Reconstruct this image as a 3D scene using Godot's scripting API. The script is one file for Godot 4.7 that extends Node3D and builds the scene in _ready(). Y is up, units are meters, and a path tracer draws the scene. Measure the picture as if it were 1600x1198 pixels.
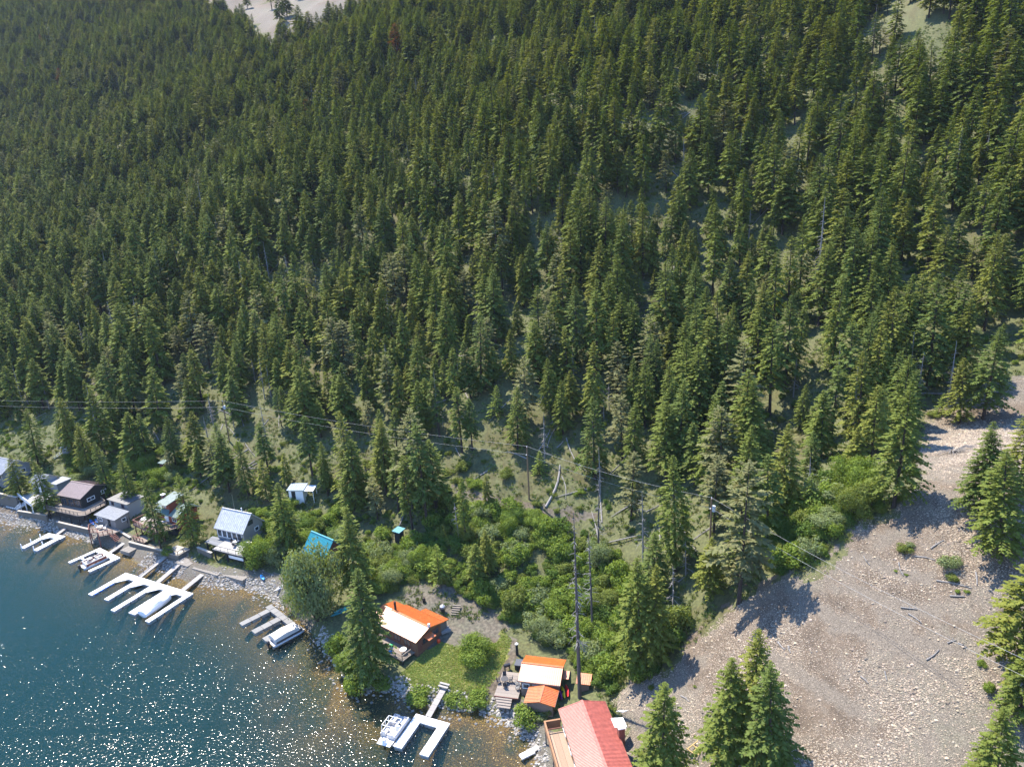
extends Node3D
# A lakeside hamlet below a forested mountain, seen from a drone. Units are metres; the lake surface is y = 0.
# u runs uphill from the shore, v runs along the shore, q is the distance inland from the waterline.

const LAWN := [Vector2(-21.06,-96.86),Vector2(-19.39,-98.9),Vector2(-17.31,-101.62),Vector2(-14.41,-103.73),Vector2(-11.9,-102.32),Vector2(-9.35,-101.31),Vector2(-4.69,-102.48),Vector2(-3.9,-104.83),Vector2(-2.29,-102.63),Vector2(-3.44,-98.62),Vector2(-5.33,-94.01),Vector2(-7.34,-91.41),Vector2(-10.58,-92.06),Vector2(-13.66,-92.76),Vector2(-16.81,-93.97),Vector2(-19.91,-95.64)]
const SCREE := [Vector2(11.36,-65.34),Vector2(13.3,-81.55),Vector2(12.04,-85.23),Vector2(15.57,-86.65),Vector2(20.61,-84.24),Vector2(24.1,-85.69),Vector2(28.41,-86.77),Vector2(33.99,-85.3),Vector2(40.19,-82.06),Vector2(44.39,-83.4),Vector2(45.67,-86.36),Vector2(49.39,-84.28),Vector2(53.61,-87.25),Vector2(64.21,-103.37),Vector2(72.64,-116.89),Vector2(77.85,-116.16),Vector2(84.64,-116.88),Vector2(90.23,-115.76),Vector2(98.85,-107.75),Vector2(51.16,-46.57)]
const SCAR := [Vector2(-341.99,-863.2),Vector2(-266.47,-736.37),Vector2(-223.3,-679.37),Vector2(-195.1,-639.78),Vector2(-175.6,-582.09),Vector2(-155.82,-571.94),Vector2(-141.72,-586.46),Vector2(-115.7,-593.39),Vector2(-86.05,-594.63),Vector2(-51.81,-604.38)]
const DIRT := [Vector2(-23.17,-116.81),Vector2(-18.85,-116.87),Vector2(-9.69,-114.09),Vector2(-3.34,-104.77),Vector2(-4.47,-102.45),Vector2(-9.04,-101.69),Vector2(-13.28,-103.37),Vector2(-18.62,-101.71),Vector2(-17.42,-106.62),Vector2(-20.93,-113.03)]
const PATH := [Vector2(-4.23,-104.87),Vector2(-0.98,-102.49),Vector2(-2.41,-97.09),Vector2(-3.32,-91.1),Vector2(-1.14,-87.77),Vector2(2.01,-83.54),Vector2(3.24,-77.63),Vector2(0.62,-79.31),Vector2(-0.64,-84.06),Vector2(-4.59,-88.33),Vector2(-6.02,-92.08)]
const BENCH := [Vector2(-14.9,-140.44),Vector2(-6.49,-134.13),Vector2(5.12,-128.54),Vector2(14.94,-125.02),Vector2(14.66,-122.94),Vector2(4.95,-126.36),Vector2(-7.84,-132.23),Vector2(-15.54,-138.63)]
const SHRUBS := [Vector2(-32.91,-126.6),Vector2(-27.84,-128.7),Vector2(-21.1,-128.43),Vector2(-16,-133.3),Vector2(-6.51,-129.28),Vector2(1.29,-129.77),Vector2(7.34,-124.63),Vector2(16.8,-112.86),Vector2(20.09,-100.21),Vector2(24.77,-90.16),Vector2(21.5,-86.18),Vector2(17.18,-85.3),Vector2(11.85,-87.11),Vector2(8.18,-93.19),Vector2(6.06,-97.99),Vector2(2.05,-101.89),Vector2(-3.29,-107),Vector2(-11.47,-114.18),Vector2(-18.98,-118.43),Vector2(-25.1,-117.41),Vector2(-31.47,-118.33)]
const SHRUBSB := [Vector2(37.97,-101.02),Vector2(41.3,-102.12),Vector2(42.38,-94.01),Vector2(47.68,-99.93),Vector2(51.33,-96.58),Vector2(47.66,-87.97),Vector2(44.01,-85.4),Vector2(40.14,-83.96),Vector2(35.59,-85.09),Vector2(34.62,-89.73)]
const SHRUBSC := [Vector2(-61.85,-150.13),Vector2(-54.87,-149.89),Vector2(-49.69,-146.99),Vector2(-41.87,-145.06),Vector2(-35.35,-137.13),Vector2(-34.84,-129.98),Vector2(-49.04,-132.33),Vector2(-55.09,-139.21)]
const SHRUBSD := [Vector2(-128.49,-188.9),Vector2(-116.16,-191.12),Vector2(-101.29,-187.11),Vector2(-85.89,-175.31),Vector2(-84.32,-166.21),Vector2(-101.41,-170.24),Vector2(-113.66,-177.76),Vector2(-122.98,-180.13)]
const TREES := [[15.81,-68.24,16.56,4.47,0],[25.09,-64.88,17.72,4.25,0],[22.44,-64.89,16.35,4.25,0],[26.04,-60.83,16.18,4.21,0],[43.16,-51.54,11.58,3.13,0],[50.58,-60.75,15.75,4.72,0],[55.81,-72.36,13.47,4.04,0],[56.56,-77.7,11.55,3.47,0],[57.59,-78.23,11.8,3.3,0],[61.74,-78.76,11.52,3.46,0],[50.32,-85.36,17.11,4.11,0],[78.12,-110,15.8,4.42,0],[61.63,-105.61,15.52,4.04,0],[56.86,-108.62,16.48,3.95,0],[57.08,-103.52,11.94,3.1,0],[56.39,-117.1,13.03,2.61,1],[53.52,-123.37,9.02,2.17,0],[39.89,-96.55,14.49,3.77,0],[73.74,-114.54,3.84,1.38,3],[59.95,-119.62,18.89,3.78,1],[30.5,-86.44,22,5.06,2],[36.29,-92.06,14.22,2.84,1],[24.94,-100.66,20.42,4.08,0],[30.21,-130.6,14.43,4.04,0],[34.02,-114.91,17.82,3.92,0],[42.43,-121.53,15.17,4.1,0],[23.27,-128.87,15.29,3.36,0],[46.05,-101.77,8.2,2.21,0],[16.89,-87.65,18.46,4.43,0],[18.22,-86.33,16.79,4.03,0],[-21.97,-130.77,17.35,2.95,1],[-18.85,-130.76,22.95,3.9,1],[-10.62,-123.27,14.31,1.86,1],[-4.06,-153.06,7.53,2.26,3],[0.5,-143.04,14.14,3.39,0],[-9.57,-145.89,12.55,2.51,1],[-11.9,-146.74,15.1,3.02,1],[-17.33,-153.4,14.22,2.84,1],[-21.03,-158.93,11.46,2.29,1],[15.85,-131.78,17.53,4.03,0],[10.6,-144.82,12,2.88,0],[-6.08,-116.56,9.66,2.51,0],[-15.39,-116.71,7.85,2.2,3],[-25.46,-96.8,20.46,4.91,0],[-31.57,-117.51,19.53,4.69,0],[-37.29,-146.57,21.52,4.3,0],[-49.42,-134.8,17.06,4.09,0],[-80.55,-142.28,18.75,3.19,0],[-73.13,-142.96,17.56,3.34,0],[-130.14,-171.21,13.45,3.77,0],[-118,-162.74,14.5,3.77,0],[-104.88,-168.17,15.8,3.32,0],[-96.56,-161.93,14.19,2.98,0],[-116.07,-179.03,15.22,3.65,0],[-75.53,-168.1,13.08,3.14,0],[-60.95,-161.27,13.77,3.03,1],[-64.84,-156.39,14.08,3.1,0],[-48.66,-155.78,15.39,3.08,1],[-43.88,-150.56,12.77,2.55,0],[-90.11,-174.68,14.42,3.46,0],[-30.31,-146.53,18.34,3.67,0],[-25.84,-137.76,14.8,2.66,1],[41.93,-92.44,6.09,1.83,3],[32.43,-118.4,12.51,2.5,1],[8.52,-150.14,13.41,3.22,0],[27.62,-91.11,10.16,3.05,0],[-134.98,-186.94,17.26,4.14,0],[-127.21,-190.9,16.45,3.95,0],[-115.12,-193.12,13.59,2.99,0],[74.81,-110.87,11.14,3.12,0],[48.8,-57.03,9.08,2.72,0],[31.6,-90.89,10.65,2.98,0],[-8.49,-113.78,9.96,2.39,1],[4.74,-135.98,5.34,1.87,3]]
const SNAGS := [[7.73,-88.12,31.02],[14.13,-114.6,16.01],[11.17,-99.97,18.17],[20.99,-107.61,13.35],[-11.91,-123.53,8.99],[72.35,-119.53,9.13],[72.12,-163.08,23.79],[-134.22,-187.25,6.82],[-87.5,-235.88,15.78],[-74.71,-244.74,9.61],[-123,-233.1,17.37],[-137.12,-242.76,13.52],[114.42,-173.49,11.49],[-32.8,-178.95,10.76],[39.85,-172.35,10.37],[21.3,-148.85,5.97],[79.11,-274.23,8.44],[-117.03,-386.55,10.83],[-8.16,-185.02,8.63],[55.74,-133.17,7.91],[23.04,-94.11,7.31],[-34.21,-200.2,11.16],[25.95,-98.12,6.83],[-108.63,-248.84,11.23]]
const LOGS := [[5.46,-128.03,9.12,-136.68],[9.27,-134,9.53,-128.84],[11.14,-143.21,13.29,-134.4],[5.02,-141.8,9.25,-151.79],[6.85,-142.04,9.71,-147.35],[18.99,-131.82,22.9,-134.86],[57.41,-182.76,61.34,-189.45],[50.02,-156.41,52.77,-159.75],[-66.56,-192.11,-65.17,-196.45],[-79.5,-184.71,-72.05,-173.85],[-71.19,-175.16,-66.12,-168.28],[-57.51,-209.85,-55.07,-218.38],[24.73,-98.03,26.33,-98.45],[49.48,-73.35,51.92,-70.68],[49.76,-71.04,50.96,-70.19],[45.05,-72.49,46.37,-71.39],[45.38,-71.41,46.02,-69.83],[44.65,-65.99,46.18,-66.36],[38.29,-67.48,38.69,-66.49],[40.64,-66.83,40.4,-65.87],[47.16,-66.58,48.03,-66.46],[48.03,-66.08,48.49,-65.35],[48.99,-77.33,50.51,-75.65],[32.19,-76.31,32.45,-74.84],[32.96,-75,32.89,-73.95],[20.69,-79.28,21.4,-77.69],[47.24,-77.59,46.93,-75.84],[50.8,-77.23,52.37,-77.4],[53.11,-72.1,52.5,-70.74],[44.4,-80.66,44.51,-79.13],[13.08,-136,14.52,-133.62],[38.41,-90.13,41.07,-88.92],[-24.73,-155.64,-26.23,-154.94],[53.27,-142.62,56.83,-143.38],[59.02,-126.04,59.44,-122.06],[8.88,-141.4,10.38,-142.59],[23.93,-133.29,21.88,-132.73],[23.72,-118.79,26.01,-118.44],[-13.39,-148.3,-12.17,-145.37],[20.28,-93.58,22.12,-94.4]]
const TRAILS := [[Vector2(41.1,-83.93),Vector2(44.33,-80.5)],[Vector2(44.33,-80.5),Vector2(46.43,-76.67)],[Vector2(46.43,-76.67),Vector2(48.84,-74.06)],[Vector2(35.97,-79.81),Vector2(39.22,-73.91)],[Vector2(39.22,-73.91),Vector2(41.94,-70.11)],[Vector2(41.94,-70.11),Vector2(44.14,-66.05)],[Vector2(44.14,-66.05),Vector2(46.32,-62.65)],[Vector2(30.78,-75.87),Vector2(32.76,-70.77)],[Vector2(32.76,-70.77),Vector2(34.52,-67.76)],[Vector2(34.52,-67.76),Vector2(36.61,-64.41)],[Vector2(41.52,-77.59),Vector2(44.76,-73.12)],[Vector2(44.76,-73.12),Vector2(47.53,-70.07)],[Vector2(42.24,-70.77),Vector2(45.58,-67.57)],[Vector2(45.58,-67.57),Vector2(47.69,-65.2)]]
const CLEARINGS := [[8.16,-133.56,9.87],[18.89,-126.17,6.9],[-2.29,-139.21,6.81],[-12.23,-149.51,5.06],[-31.81,-239.47,5.97],[-41.4,-247.89,4.4],[50.86,-248.02,7.64],[45.56,-253.99,6.06],[136.34,-263.78,10.84],[135.08,-244.59,8.1],[132.8,-233.97,7.02],[140.39,-263.82,9.73],[-107.69,-295.33,4.66],[-103.37,-308.36,3.76],[-52.17,-260.4,4.13],[13.07,-141.78,4.12],[59.99,-196.77,3.87],[63.74,-203.92,3.25],[50.73,-175.13,2.89],[59.44,-165.24,3.05],[75.18,-171.24,3.12],[65.42,-143.58,2.68],[-90.26,-205.15,5],[-96.01,-204.43,4.99],[-69.03,-185.77,5.29],[-96.95,-185.62,5.35],[-62.48,-205.38,4.58],[38.72,-171.52,3.17],[38.25,-152.72,3.46],[-17.11,-159.18,3.65],[-1.94,-150.15,4.33],[-68.38,-164.22,4.81],[-63.29,-167.22,4.86],[-98.61,-218.35,3.64],[-127.51,-236.35,3.48],[140.69,-226.1,4.53],[119.93,-181.26,2.83],[81.57,-199.25,2.46],[13.03,-260.12,2.69],[31.94,-221.53,2.73],[-14.39,-249.35,2.62],[-32.16,-310.31,2.66],[-190.2,-519.15,5.18],[-158.59,-479.97,4.81],[-232.3,-404.21,4.2],[-323.84,-696.19,4.54],[-287.17,-649.11,4.24],[-373.05,-592.93,4.99],[-70.71,-283.21,3.47],[95.51,-199.74,2.45],[51.18,-136.32,2.86],[30.83,-163.22,2.75],[19.45,-170.17,2.53],[89.58,-142.03,2.61],[106.92,-206.77,2.86],[-8.59,-174.18,2.6],[-27.3,-185.89,2.77],[-45.15,-208.34,3.07],[-155.48,-241.4,4.46],[-167.31,-233.13,5.22],[-124.47,-200.75,4.58]]
const BUSHES := [[-8.22,-99.08,4.14,0.85,0],[-17.72,-92.24,2.52,0.8,0],[-11.38,-91.22,2.24,0.7,0],[-7.76,-90.54,2.48,0.7,0],[-0.16,-85.77,2.85,0.8,0],[2.78,-86.79,1.62,0.8,1],[1.93,-85.47,1.23,0.7,2],[-38,-113.23,6.16,2,2],[-43.57,-119.66,3.72,1.2,2],[-33.05,-104.78,2.67,1.1,0],[-29.83,-99.86,2.95,1.2,0],[-27.5,-96.03,2.6,1,0],[-23.27,-95.63,2.28,0.6,0],[-55.04,-133.27,4.07,1.2,0],[-51.62,-132.77,3.71,1.1,2],[-77.72,-139.46,1.83,0.9,0],[43.13,-87.32,3.1,0.6,2],[48.45,-78.54,1.05,0.9,1],[49.27,-78.67,0.73,0.8,2],[51.25,-74.28,1.54,0.9,2],[50.95,-72.64,0.98,0.7,1],[48.08,-60.68,0.87,1,0],[48.81,-63.11,0.62,0.9,0],[11.77,-83.43,1.1,0.5,1],[12.81,-81.32,0.72,0.5,1],[46.54,-76.89,0.36,0.5,0],[47.28,-75.79,0.35,0.5,0],[50.62,-71.09,0.45,0.6,0],[51.39,-70.6,0.44,0.6,0],[17.55,-83.46,0.55,0.8,1],[22.55,-79.25,0.43,0.5,1],[44.92,-55.12,1.26,0.5,1],[-14.97,-142.38,1.81,0.6,1],[-11.39,-141.81,2.08,0.8,1],[-2.37,-136.69,1.88,0.9,1],[-8.54,-136.61,2.02,0.7,0],[-1.44,-127.09,2.3,0.8,0],[4.16,-124.38,1.88,0.8,0],[7.59,-120.79,2.45,0.8,0],[5.62,-119.28,1.82,0.7,0],[-3.95,-128.55,2.19,0.7,0],[-9.17,-130.38,2.6,0.7,0],[11.62,-129.04,0.9,0.8,0],[12.95,-129.41,1.16,0.6,0],[7.2,-130.14,1.03,0.7,1],[3.85,-128.86,1.28,0.6,1],[27.18,-121.17,1.32,0.7,0],[22.1,-126.58,1.88,0.6,1],[-24.31,-150.29,2.05,0.7,0],[-52.8,-147.59,2.93,0.9,0],[-63.57,-158.8,1.56,0.8,0],[-114.27,-179.04,3.92,0.8,2],[-99.83,-176.69,4.29,0.9,0],[-92.73,-172.31,3.02,0.8,0],[-118.39,-176.52,3.45,0.6,2],[-91.27,-199.15,2.44,0.7,0],[-92.27,-208.34,2.34,0.6,0],[-104.97,-212.55,2.98,0.5,2],[-119.38,-214.72,2.61,0.6,0],[72.74,-114.68,1.44,0.5,1],[50.11,-89.52,1.52,0.6,2],[59.57,-143.67,1.48,0.5,1],[-59.5,-162.07,1.9,0.6,0],[9.82,-151.65,1.45,0.5,0],[-43.03,-151.92,2.24,0.8,0],[-39.46,-144.13,2.58,0.8,0],[-28.31,-132.28,2.67,0.9,0],[-31.19,-128.47,2.87,0.9,0],[-21.96,-123.33,2.77,0.8,2],[-25.52,-120.69,2.48,0.8,2],[33.35,-88.55,1.65,0.7,0],[36.83,-86.23,1.95,0.8,0],[39.05,-85.41,1.58,0.8,0]]
const WALLS := [[-113.44,-158.23,-102.65,-153.24,0,2],[-89.31,-145.63,-77.13,-139.65,0,2.2],[-126.85,-164.32,-117.43,-160.86,0,2.6],[-142.09,-173.78,-128.48,-167.25,1,5],[-95.23,-151.95,-90.12,-147.79,0.2,2.1],[-70.83,-139.27,-66.63,-136.43,0.8,3.4]]
const POLES := [[-185.76,-212.96,14.58],[-76.25,-177.75,11.19],[2.28,-130.92,11.22],[29.62,-98.14,10.11],[49.79,-50.21,10.5]]

const SHORE_V := [-90.0,-30.0,-5.8,-3.2,0.0,3.5,6.4,9.8,16.5,21.2,23.9,27.0,29.4,36.7,41.2,49.1,56.3,62.9,67.0,71.3,79.5,87.7,91.5,99.8,112.0,122.0,130.0,140.0,147.0,154.0,175.0,260.0]
const SHORE_U := [-60.0,-30.0,-6.1,-2.6,0.0,1.1,1.6,1.6,-0.5,-1.4,-0.8,-2.6,-3.9,-0.7,1.1,3.9,6.5,7.9,8.3,7.7,4.7,3.8,4.7,4.1,4.7,4.9,4.1,3.3,1.0,0.0,-3.0,-10.0]
const SHELF_V := [-20.0,30.0,50.0,70.0,95.0,120.0,160.0]
const SHELF_W := [17.0,13.0,9.0,8.0,6.0,8.0,7.0]
const FOOT_V := [-60.0,-35.0,-22.0,-10.0,0.0,10.0,28.0,45.0,60.0,90.0,160.0,300.0]
const FOOT_Q := [4.0,6.0,13.0,16.0,17.0,20.0,19.0,15.0,14.0,16.0,17.0,17.0]
const ORIGIN := Vector2(-0.3, -83.3)
const ALONG := Vector2(-0.85226, -0.52312)
const UPHILL := Vector2(0.52312, -0.85226)

var cam: Camera3D
var used := {}
var mats := {}
var texs := {}
var noise_a := FastNoiseLite.new()
var noise_b := FastNoiseLite.new()
var rng := RandomNumberGenerator.new()

# ---------------------------------------------------------------- terrain
func interp(x: float, xs: Array, ys: Array) -> float:
	if x <= xs[0]: return ys[0]
	var k := xs.bsearch(x)
	if k >= xs.size(): return ys[-1]
	return lerpf(ys[k - 1], ys[k], (x - xs[k - 1]) / (xs[k] - xs[k - 1]))

func uv_of(x: float, z: float) -> Vector2:
	var d := Vector2(x, z) - ORIGIN
	return Vector2(d.dot(UPHILL), d.dot(ALONG))

func inland(u: float, v: float) -> float:
	if u > 70.0: return u
	return u - interp(v, SHORE_V, SHORE_U) * (1.0 - smoothstep(25.0, 70.0, u))

func height_uv(u: float, v: float) -> float:
	var q := inland(u, v)
	if q < 0.0:
		var d := -q
		var s := interp(v, SHELF_V, SHELF_W)
		return -minf(32.0, 0.15 * d + 0.012 * d * d * (11.0 / s))
	var bank := 1.3 * smoothstep(0.0, 3.0, q) + 0.05 * minf(q, 20.0)
	var k := (q - interp(v, FOOT_V, FOOT_Q)) / 5.0
	var hill := 2.65 * (log(1.0 + exp(maxf(k, -30.0))) if k < 30.0 else k)
	var a := smoothstep(25.0, 110.0, q)
	var roll := 0.0
	if a > 0.0:
		roll = a * (3.2 * sin(u * 0.031 + v * 0.017 + 1.0) + 2.6 * sin(v * 0.043 - u * 0.012 + 0.4) + 1.1 * sin(v * 0.11 + u * 0.05) + 0.7 * sin(u * 0.13 - v * 0.07 + 2.0))
	return bank + hill + roll + 0.13 * maxf(0.0, v - 420.0) * smoothstep(120.0, 380.0, u)

func ground(x: float, z: float) -> float:
	var w := uv_of(x, z)
	return height_uv(w.x, w.y)

func on_ground(x: float, z: float, sink := 0.0) -> Vector3:
	return Vector3(x, ground(x, z) - sink, z)

# ---------------------------------------------------------------- mesh building
class Shape:
	var v := PackedVector3Array()
	var n := PackedVector3Array()
	var c := PackedColorArray()
	var col := Color(1, 1, 1)
	func tri(a: Vector3, b: Vector3, d: Vector3) -> void:   # counter-clockwise seen from outside
		var m := (b - a).cross(d - a).normalized()
		v.append(a); v.append(d); v.append(b)
		n.append(m); n.append(m); n.append(m)
		c.append(col); c.append(col); c.append(col)
	func quad(a: Vector3, b: Vector3, d: Vector3, e: Vector3) -> void:
		tri(a, b, d); tri(a, d, e)
	func hexa(p: Array) -> void:   # 0-3 bottom, 4-7 top, both counter-clockwise from above
		quad(p[4], p[5], p[6], p[7]); quad(p[3], p[2], p[1], p[0])
		for k in 4:
			var m := (k + 1) % 4
			quad(p[k], p[m], p[m + 4], p[k + 4])
	func box(at: Vector3, s: Vector3, b := Basis()) -> Shape:
		var h := s / 2.0
		var p := []
		for y in [-1, 1]:
			for k in [[-1, 1], [1, 1], [1, -1], [-1, -1]]:
				p.append(at + b * Vector3(k[0] * h.x, y * h.y, k[1] * h.z))
		hexa(p)
		return self
	func hexa_at(foot: Vector3, s: Vector3, taper: float) -> Shape:   # a box that narrows to the top
		var p := []
		for y in [0, 1]:
			for k in [[-1, 1], [1, 1], [1, -1], [-1, -1]]:
				var f := 1.0 if y == 0 else taper
				p.append(foot + Vector3(k[0] * s.x / 2.0 * f, y * s.y, k[1] * s.z / 2.0 * f))
		hexa(p)
		return self
	func span(lo: Vector3, hi: Vector3) -> Shape:
		return box((lo + hi) / 2.0, hi - lo)
	func bar(a: Vector3, b: Vector3, w: float, h := -1.0) -> Shape:
		var d := b - a
		var l := d.length()
		if l < 0.001: return self
		var z := d / l
		var x := Vector3.UP.cross(z)
		x = Vector3.RIGHT if x.length() < 0.01 else x.normalized()
		return box((a + b) / 2.0, Vector3(w, w if h < 0.0 else h, l), Basis(x, z.cross(x), z))
	func tube(pts: Array, radii: Array, sides := 6, cap := true) -> Shape:
		var rings := []
		for k in pts.size():
			var d: Vector3 = (pts[mini(k + 1, pts.size() - 1)] - pts[maxi(k - 1, 0)]).normalized()
			var x := d.cross(Vector3.FORWARD if absf(d.z) < 0.9 else Vector3.RIGHT).normalized()
			var y := x.cross(d)
			var ring := []
			for s in sides:
				var a := TAU * s / sides
				ring.append(pts[k] + (x * cos(a) - y * sin(a)) * radii[k])
			rings.append(ring)
		for k in pts.size() - 1:
			for s in sides:
				var t := (s + 1) % sides
				quad(rings[k][s], rings[k][t], rings[k + 1][t], rings[k + 1][s])
		if cap:
			for s in range(1, sides - 1):
				tri(rings[-1][0], rings[-1][s], rings[-1][s + 1])
				tri(rings[0][0], rings[0][s + 1], rings[0][s])
		return self
	func kite(p: Vector3, axis: Vector3, side: Vector3) -> void:   # a leaf or a spray of needles
		var a := p + axis * 0.45 + side
		var b := p + axis
		var d := p + axis * 0.45 - side
		var m := side.cross(axis).normalized()
		v.append(p); v.append(b); v.append(a); v.append(p); v.append(d); v.append(b)
		for k in 6: n.append(m); c.append(col)
	func mesh(with: ArrayMesh = null, m: Material = null) -> ArrayMesh:
		var a := []
		a.resize(Mesh.ARRAY_MAX)
		a[Mesh.ARRAY_VERTEX] = v; a[Mesh.ARRAY_NORMAL] = n; a[Mesh.ARRAY_COLOR] = c
		var o := with if with else ArrayMesh.new()
		o.add_surface_from_arrays(Mesh.PRIMITIVE_TRIANGLES, a)
		if m: o.surface_set_material(o.get_surface_count() - 1, m)
		return o

func S() -> Shape:
	return Shape.new()

func numbered(called: String) -> String:
	var k: int = used.get(called, 0)
	used[called] = k + 1
	return called if k == 0 else "%s_%03d" % [called, k]

func tag(o: Node, label: String, category := "", group := "", kind := "") -> Node:
	if label: o.set_meta("label", label)
	if category: o.set_meta("category", category)
	if group: o.set_meta("group", group)
	if kind: o.set_meta("kind", kind)
	return o

func thing(called: String, label: String, category: String, at: Vector3, turn := 0.0, group := "") -> Node3D:
	var o := Node3D.new()
	o.name = numbered(called)
	add_child(o)
	o.position = at
	o.rotation.y = turn
	tag(o, label, category, group)
	return o

func part(parent: Node, called: String, what: Variant, m: Material) -> MeshInstance3D:
	var o := MeshInstance3D.new()
	o.name = called
	o.mesh = what.mesh() if what is Shape else what
	o.material_override = m
	parent.add_child(o, true)
	return o

func structure(called: String, what: Variant, m: Material, kind := "structure", label := "") -> MeshInstance3D:
	var o := part(self, numbered(called), what, m)
	return tag(o, label, "", "", kind)

# ---------------------------------------------------------------- materials
func grain(seed_: int, freq: float, lo: float, hi: float, size := 512, cell := false, octaves := 4) -> NoiseTexture2D:
	var key := "%d %f %f %f" % [seed_, freq, lo, hi]
	if texs.has(key): return texs[key]
	var t := NoiseTexture2D.new()
	t.width = size; t.height = size
	t.seamless = true
	var f := FastNoiseLite.new()
	f.seed = seed_
	f.frequency = freq
	f.fractal_octaves = octaves
	f.noise_type = FastNoiseLite.TYPE_CELLULAR if cell else FastNoiseLite.TYPE_SIMPLEX_SMOOTH
	if cell: f.cellular_return_type = FastNoiseLite.RETURN_CELL_VALUE
	if cell: f.fractal_type = FastNoiseLite.FRACTAL_NONE
	t.noise = f
	var g := Gradient.new()
	g.set_color(0, Color(lo, lo, lo)); g.set_color(1, Color(hi, hi, hi))
	t.color_ramp = g
	texs[key] = t
	return t

func mat(key: String, c: Color, rough := 0.8, metal := 0.0, tex: Texture2D = null, tile := 1.0) -> StandardMaterial3D:
	if mats.has(key): return mats[key]
	var m := StandardMaterial3D.new()
	m.resource_name = key
	m.albedo_color = c.linear_to_srgb()
	m.roughness = rough
	m.metallic = metal
	if tex:
		m.albedo_texture = tex
		m.uv1_triplanar = true
		m.uv1_scale = Vector3.ONE / tile
	mats[key] = m
	return m

func leafy(key: String, c: Color, back: float) -> StandardMaterial3D:
	var m := mat(key, c, 0.75)
	m.vertex_color_use_as_albedo = true
	m.cull_mode = BaseMaterial3D.CULL_DISABLED
	m.backlight_enabled = true
	m.backlight = Color(back, back, back * 0.5)
	m.metallic_specular = 0.25
	return m

func in_poly(p: Vector2, poly: PackedVector2Array) -> bool:
	return Geometry2D.is_point_in_polygon(p, poly)

# ---------------------------------------------------------------- the camera, sky and sun
func _ready() -> void:
	rng.seed = 7
	noise_a.seed = 3; noise_a.frequency = 0.03; noise_a.fractal_octaves = 4
	noise_b.seed = 9; noise_b.frequency = 0.18; noise_b.fractal_octaves = 3
	cam = Camera3D.new()
	cam.name = "camera"
	cam.fov = 56.77
	cam.near = 0.5
	cam.far = 6000.0
	add_child(cam)
	cam.position = Vector3(0, 80, 0)
	var pitch := deg_to_rad(17.1)
	var roll := deg_to_rad(3.0)
	var ahead := Vector3(0, -sin(pitch), -cos(pitch))
	var top := Vector3.RIGHT.cross(ahead)
	cam.basis = Basis(Vector3.RIGHT * cos(roll) - top * sin(roll), top * cos(roll) + Vector3.RIGHT * sin(roll), -ahead)
	var env := Environment.new()
	env.tonemap_mode = Environment.TONE_MAPPER_LINEAR
	env.tonemap_exposure = EXPOSURE
	env.background_mode = Environment.BG_SKY
	var sky := ProceduralSkyMaterial.new()
	sky.sky_top_color = Color(0.30, 0.44, 0.66)
	sky.sky_horizon_color = Color(0.68, 0.75, 0.82)
	sky.sky_curve = 0.12
	sky.ground_bottom_color = Color(0.2, 0.24, 0.22)
	sky.ground_horizon_color = Color(0.5, 0.58, 0.62)
	sky.sun_angle_max = 20.0
	sky.sky_energy_multiplier = 1.3
	env.sky = Sky.new()
	env.sky.sky_material = sky
	env.sdfgi_enabled = true
	env.ssao_enabled = true
	env.ssil_enabled = true
	env.fog_enabled = true
	env.fog_density = 0.00005
	env.fog_light_color = Color(0.76, 0.82, 0.88)
	env.volumetric_fog_enabled = true
	env.volumetric_fog_density = 0.0
	var world := WorldEnvironment.new()
	world.name = "world"
	world.environment = env
	add_child(world)
	var sun := DirectionalLight3D.new()
	sun.name = "sun"
	sun.light_energy = 1.6
	sun.light_color = Color(1.0, 0.96, 0.9)
	sun.light_angular_distance = 0.53
	sun.shadow_enabled = true
	add_child(sun)
	sun.look_at_from_position(Vector3.ZERO, -SUNDIR)
	build_land()
	build_lake()
	build_cabins()
	build_walls_and_docks()
	build_poles()
	make_tree_kinds()
	build_forest()
	build_bushes()
	build_dead_wood()
	build_stones_and_grass()
	build_small_things()

const EXPOSURE := 2.65
const SUNDIR := Vector3(-0.312, 0.870, -0.382)

func on_screen(p: Vector3, margin := 0.06) -> bool:
	var q := cam.basis.inverse() * (p - cam.position)
	if q.z > -5.0: return false
	var ty := tan(deg_to_rad(cam.fov / 2.0))
	var y := q.y / (-q.z * ty)
	var x := q.x / (-q.z * ty * 1.3356)
	return absf(x) < 1.0 + margin and absf(y) < 1.0 + margin

# ---------------------------------------------------------------- land
func lines(marks: Array) -> PackedFloat64Array:   # [from, step, to, step, to ...]
	var out := PackedFloat64Array()
	var x: float = marks[0]
	var k := 1
	while k < marks.size():
		var step: float = marks[k]
		while x < marks[k + 1] - step * 0.5:
			out.append(x)
			x += step
		x = marks[k + 1]
		k += 2
	out.append(x)
	return out

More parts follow.
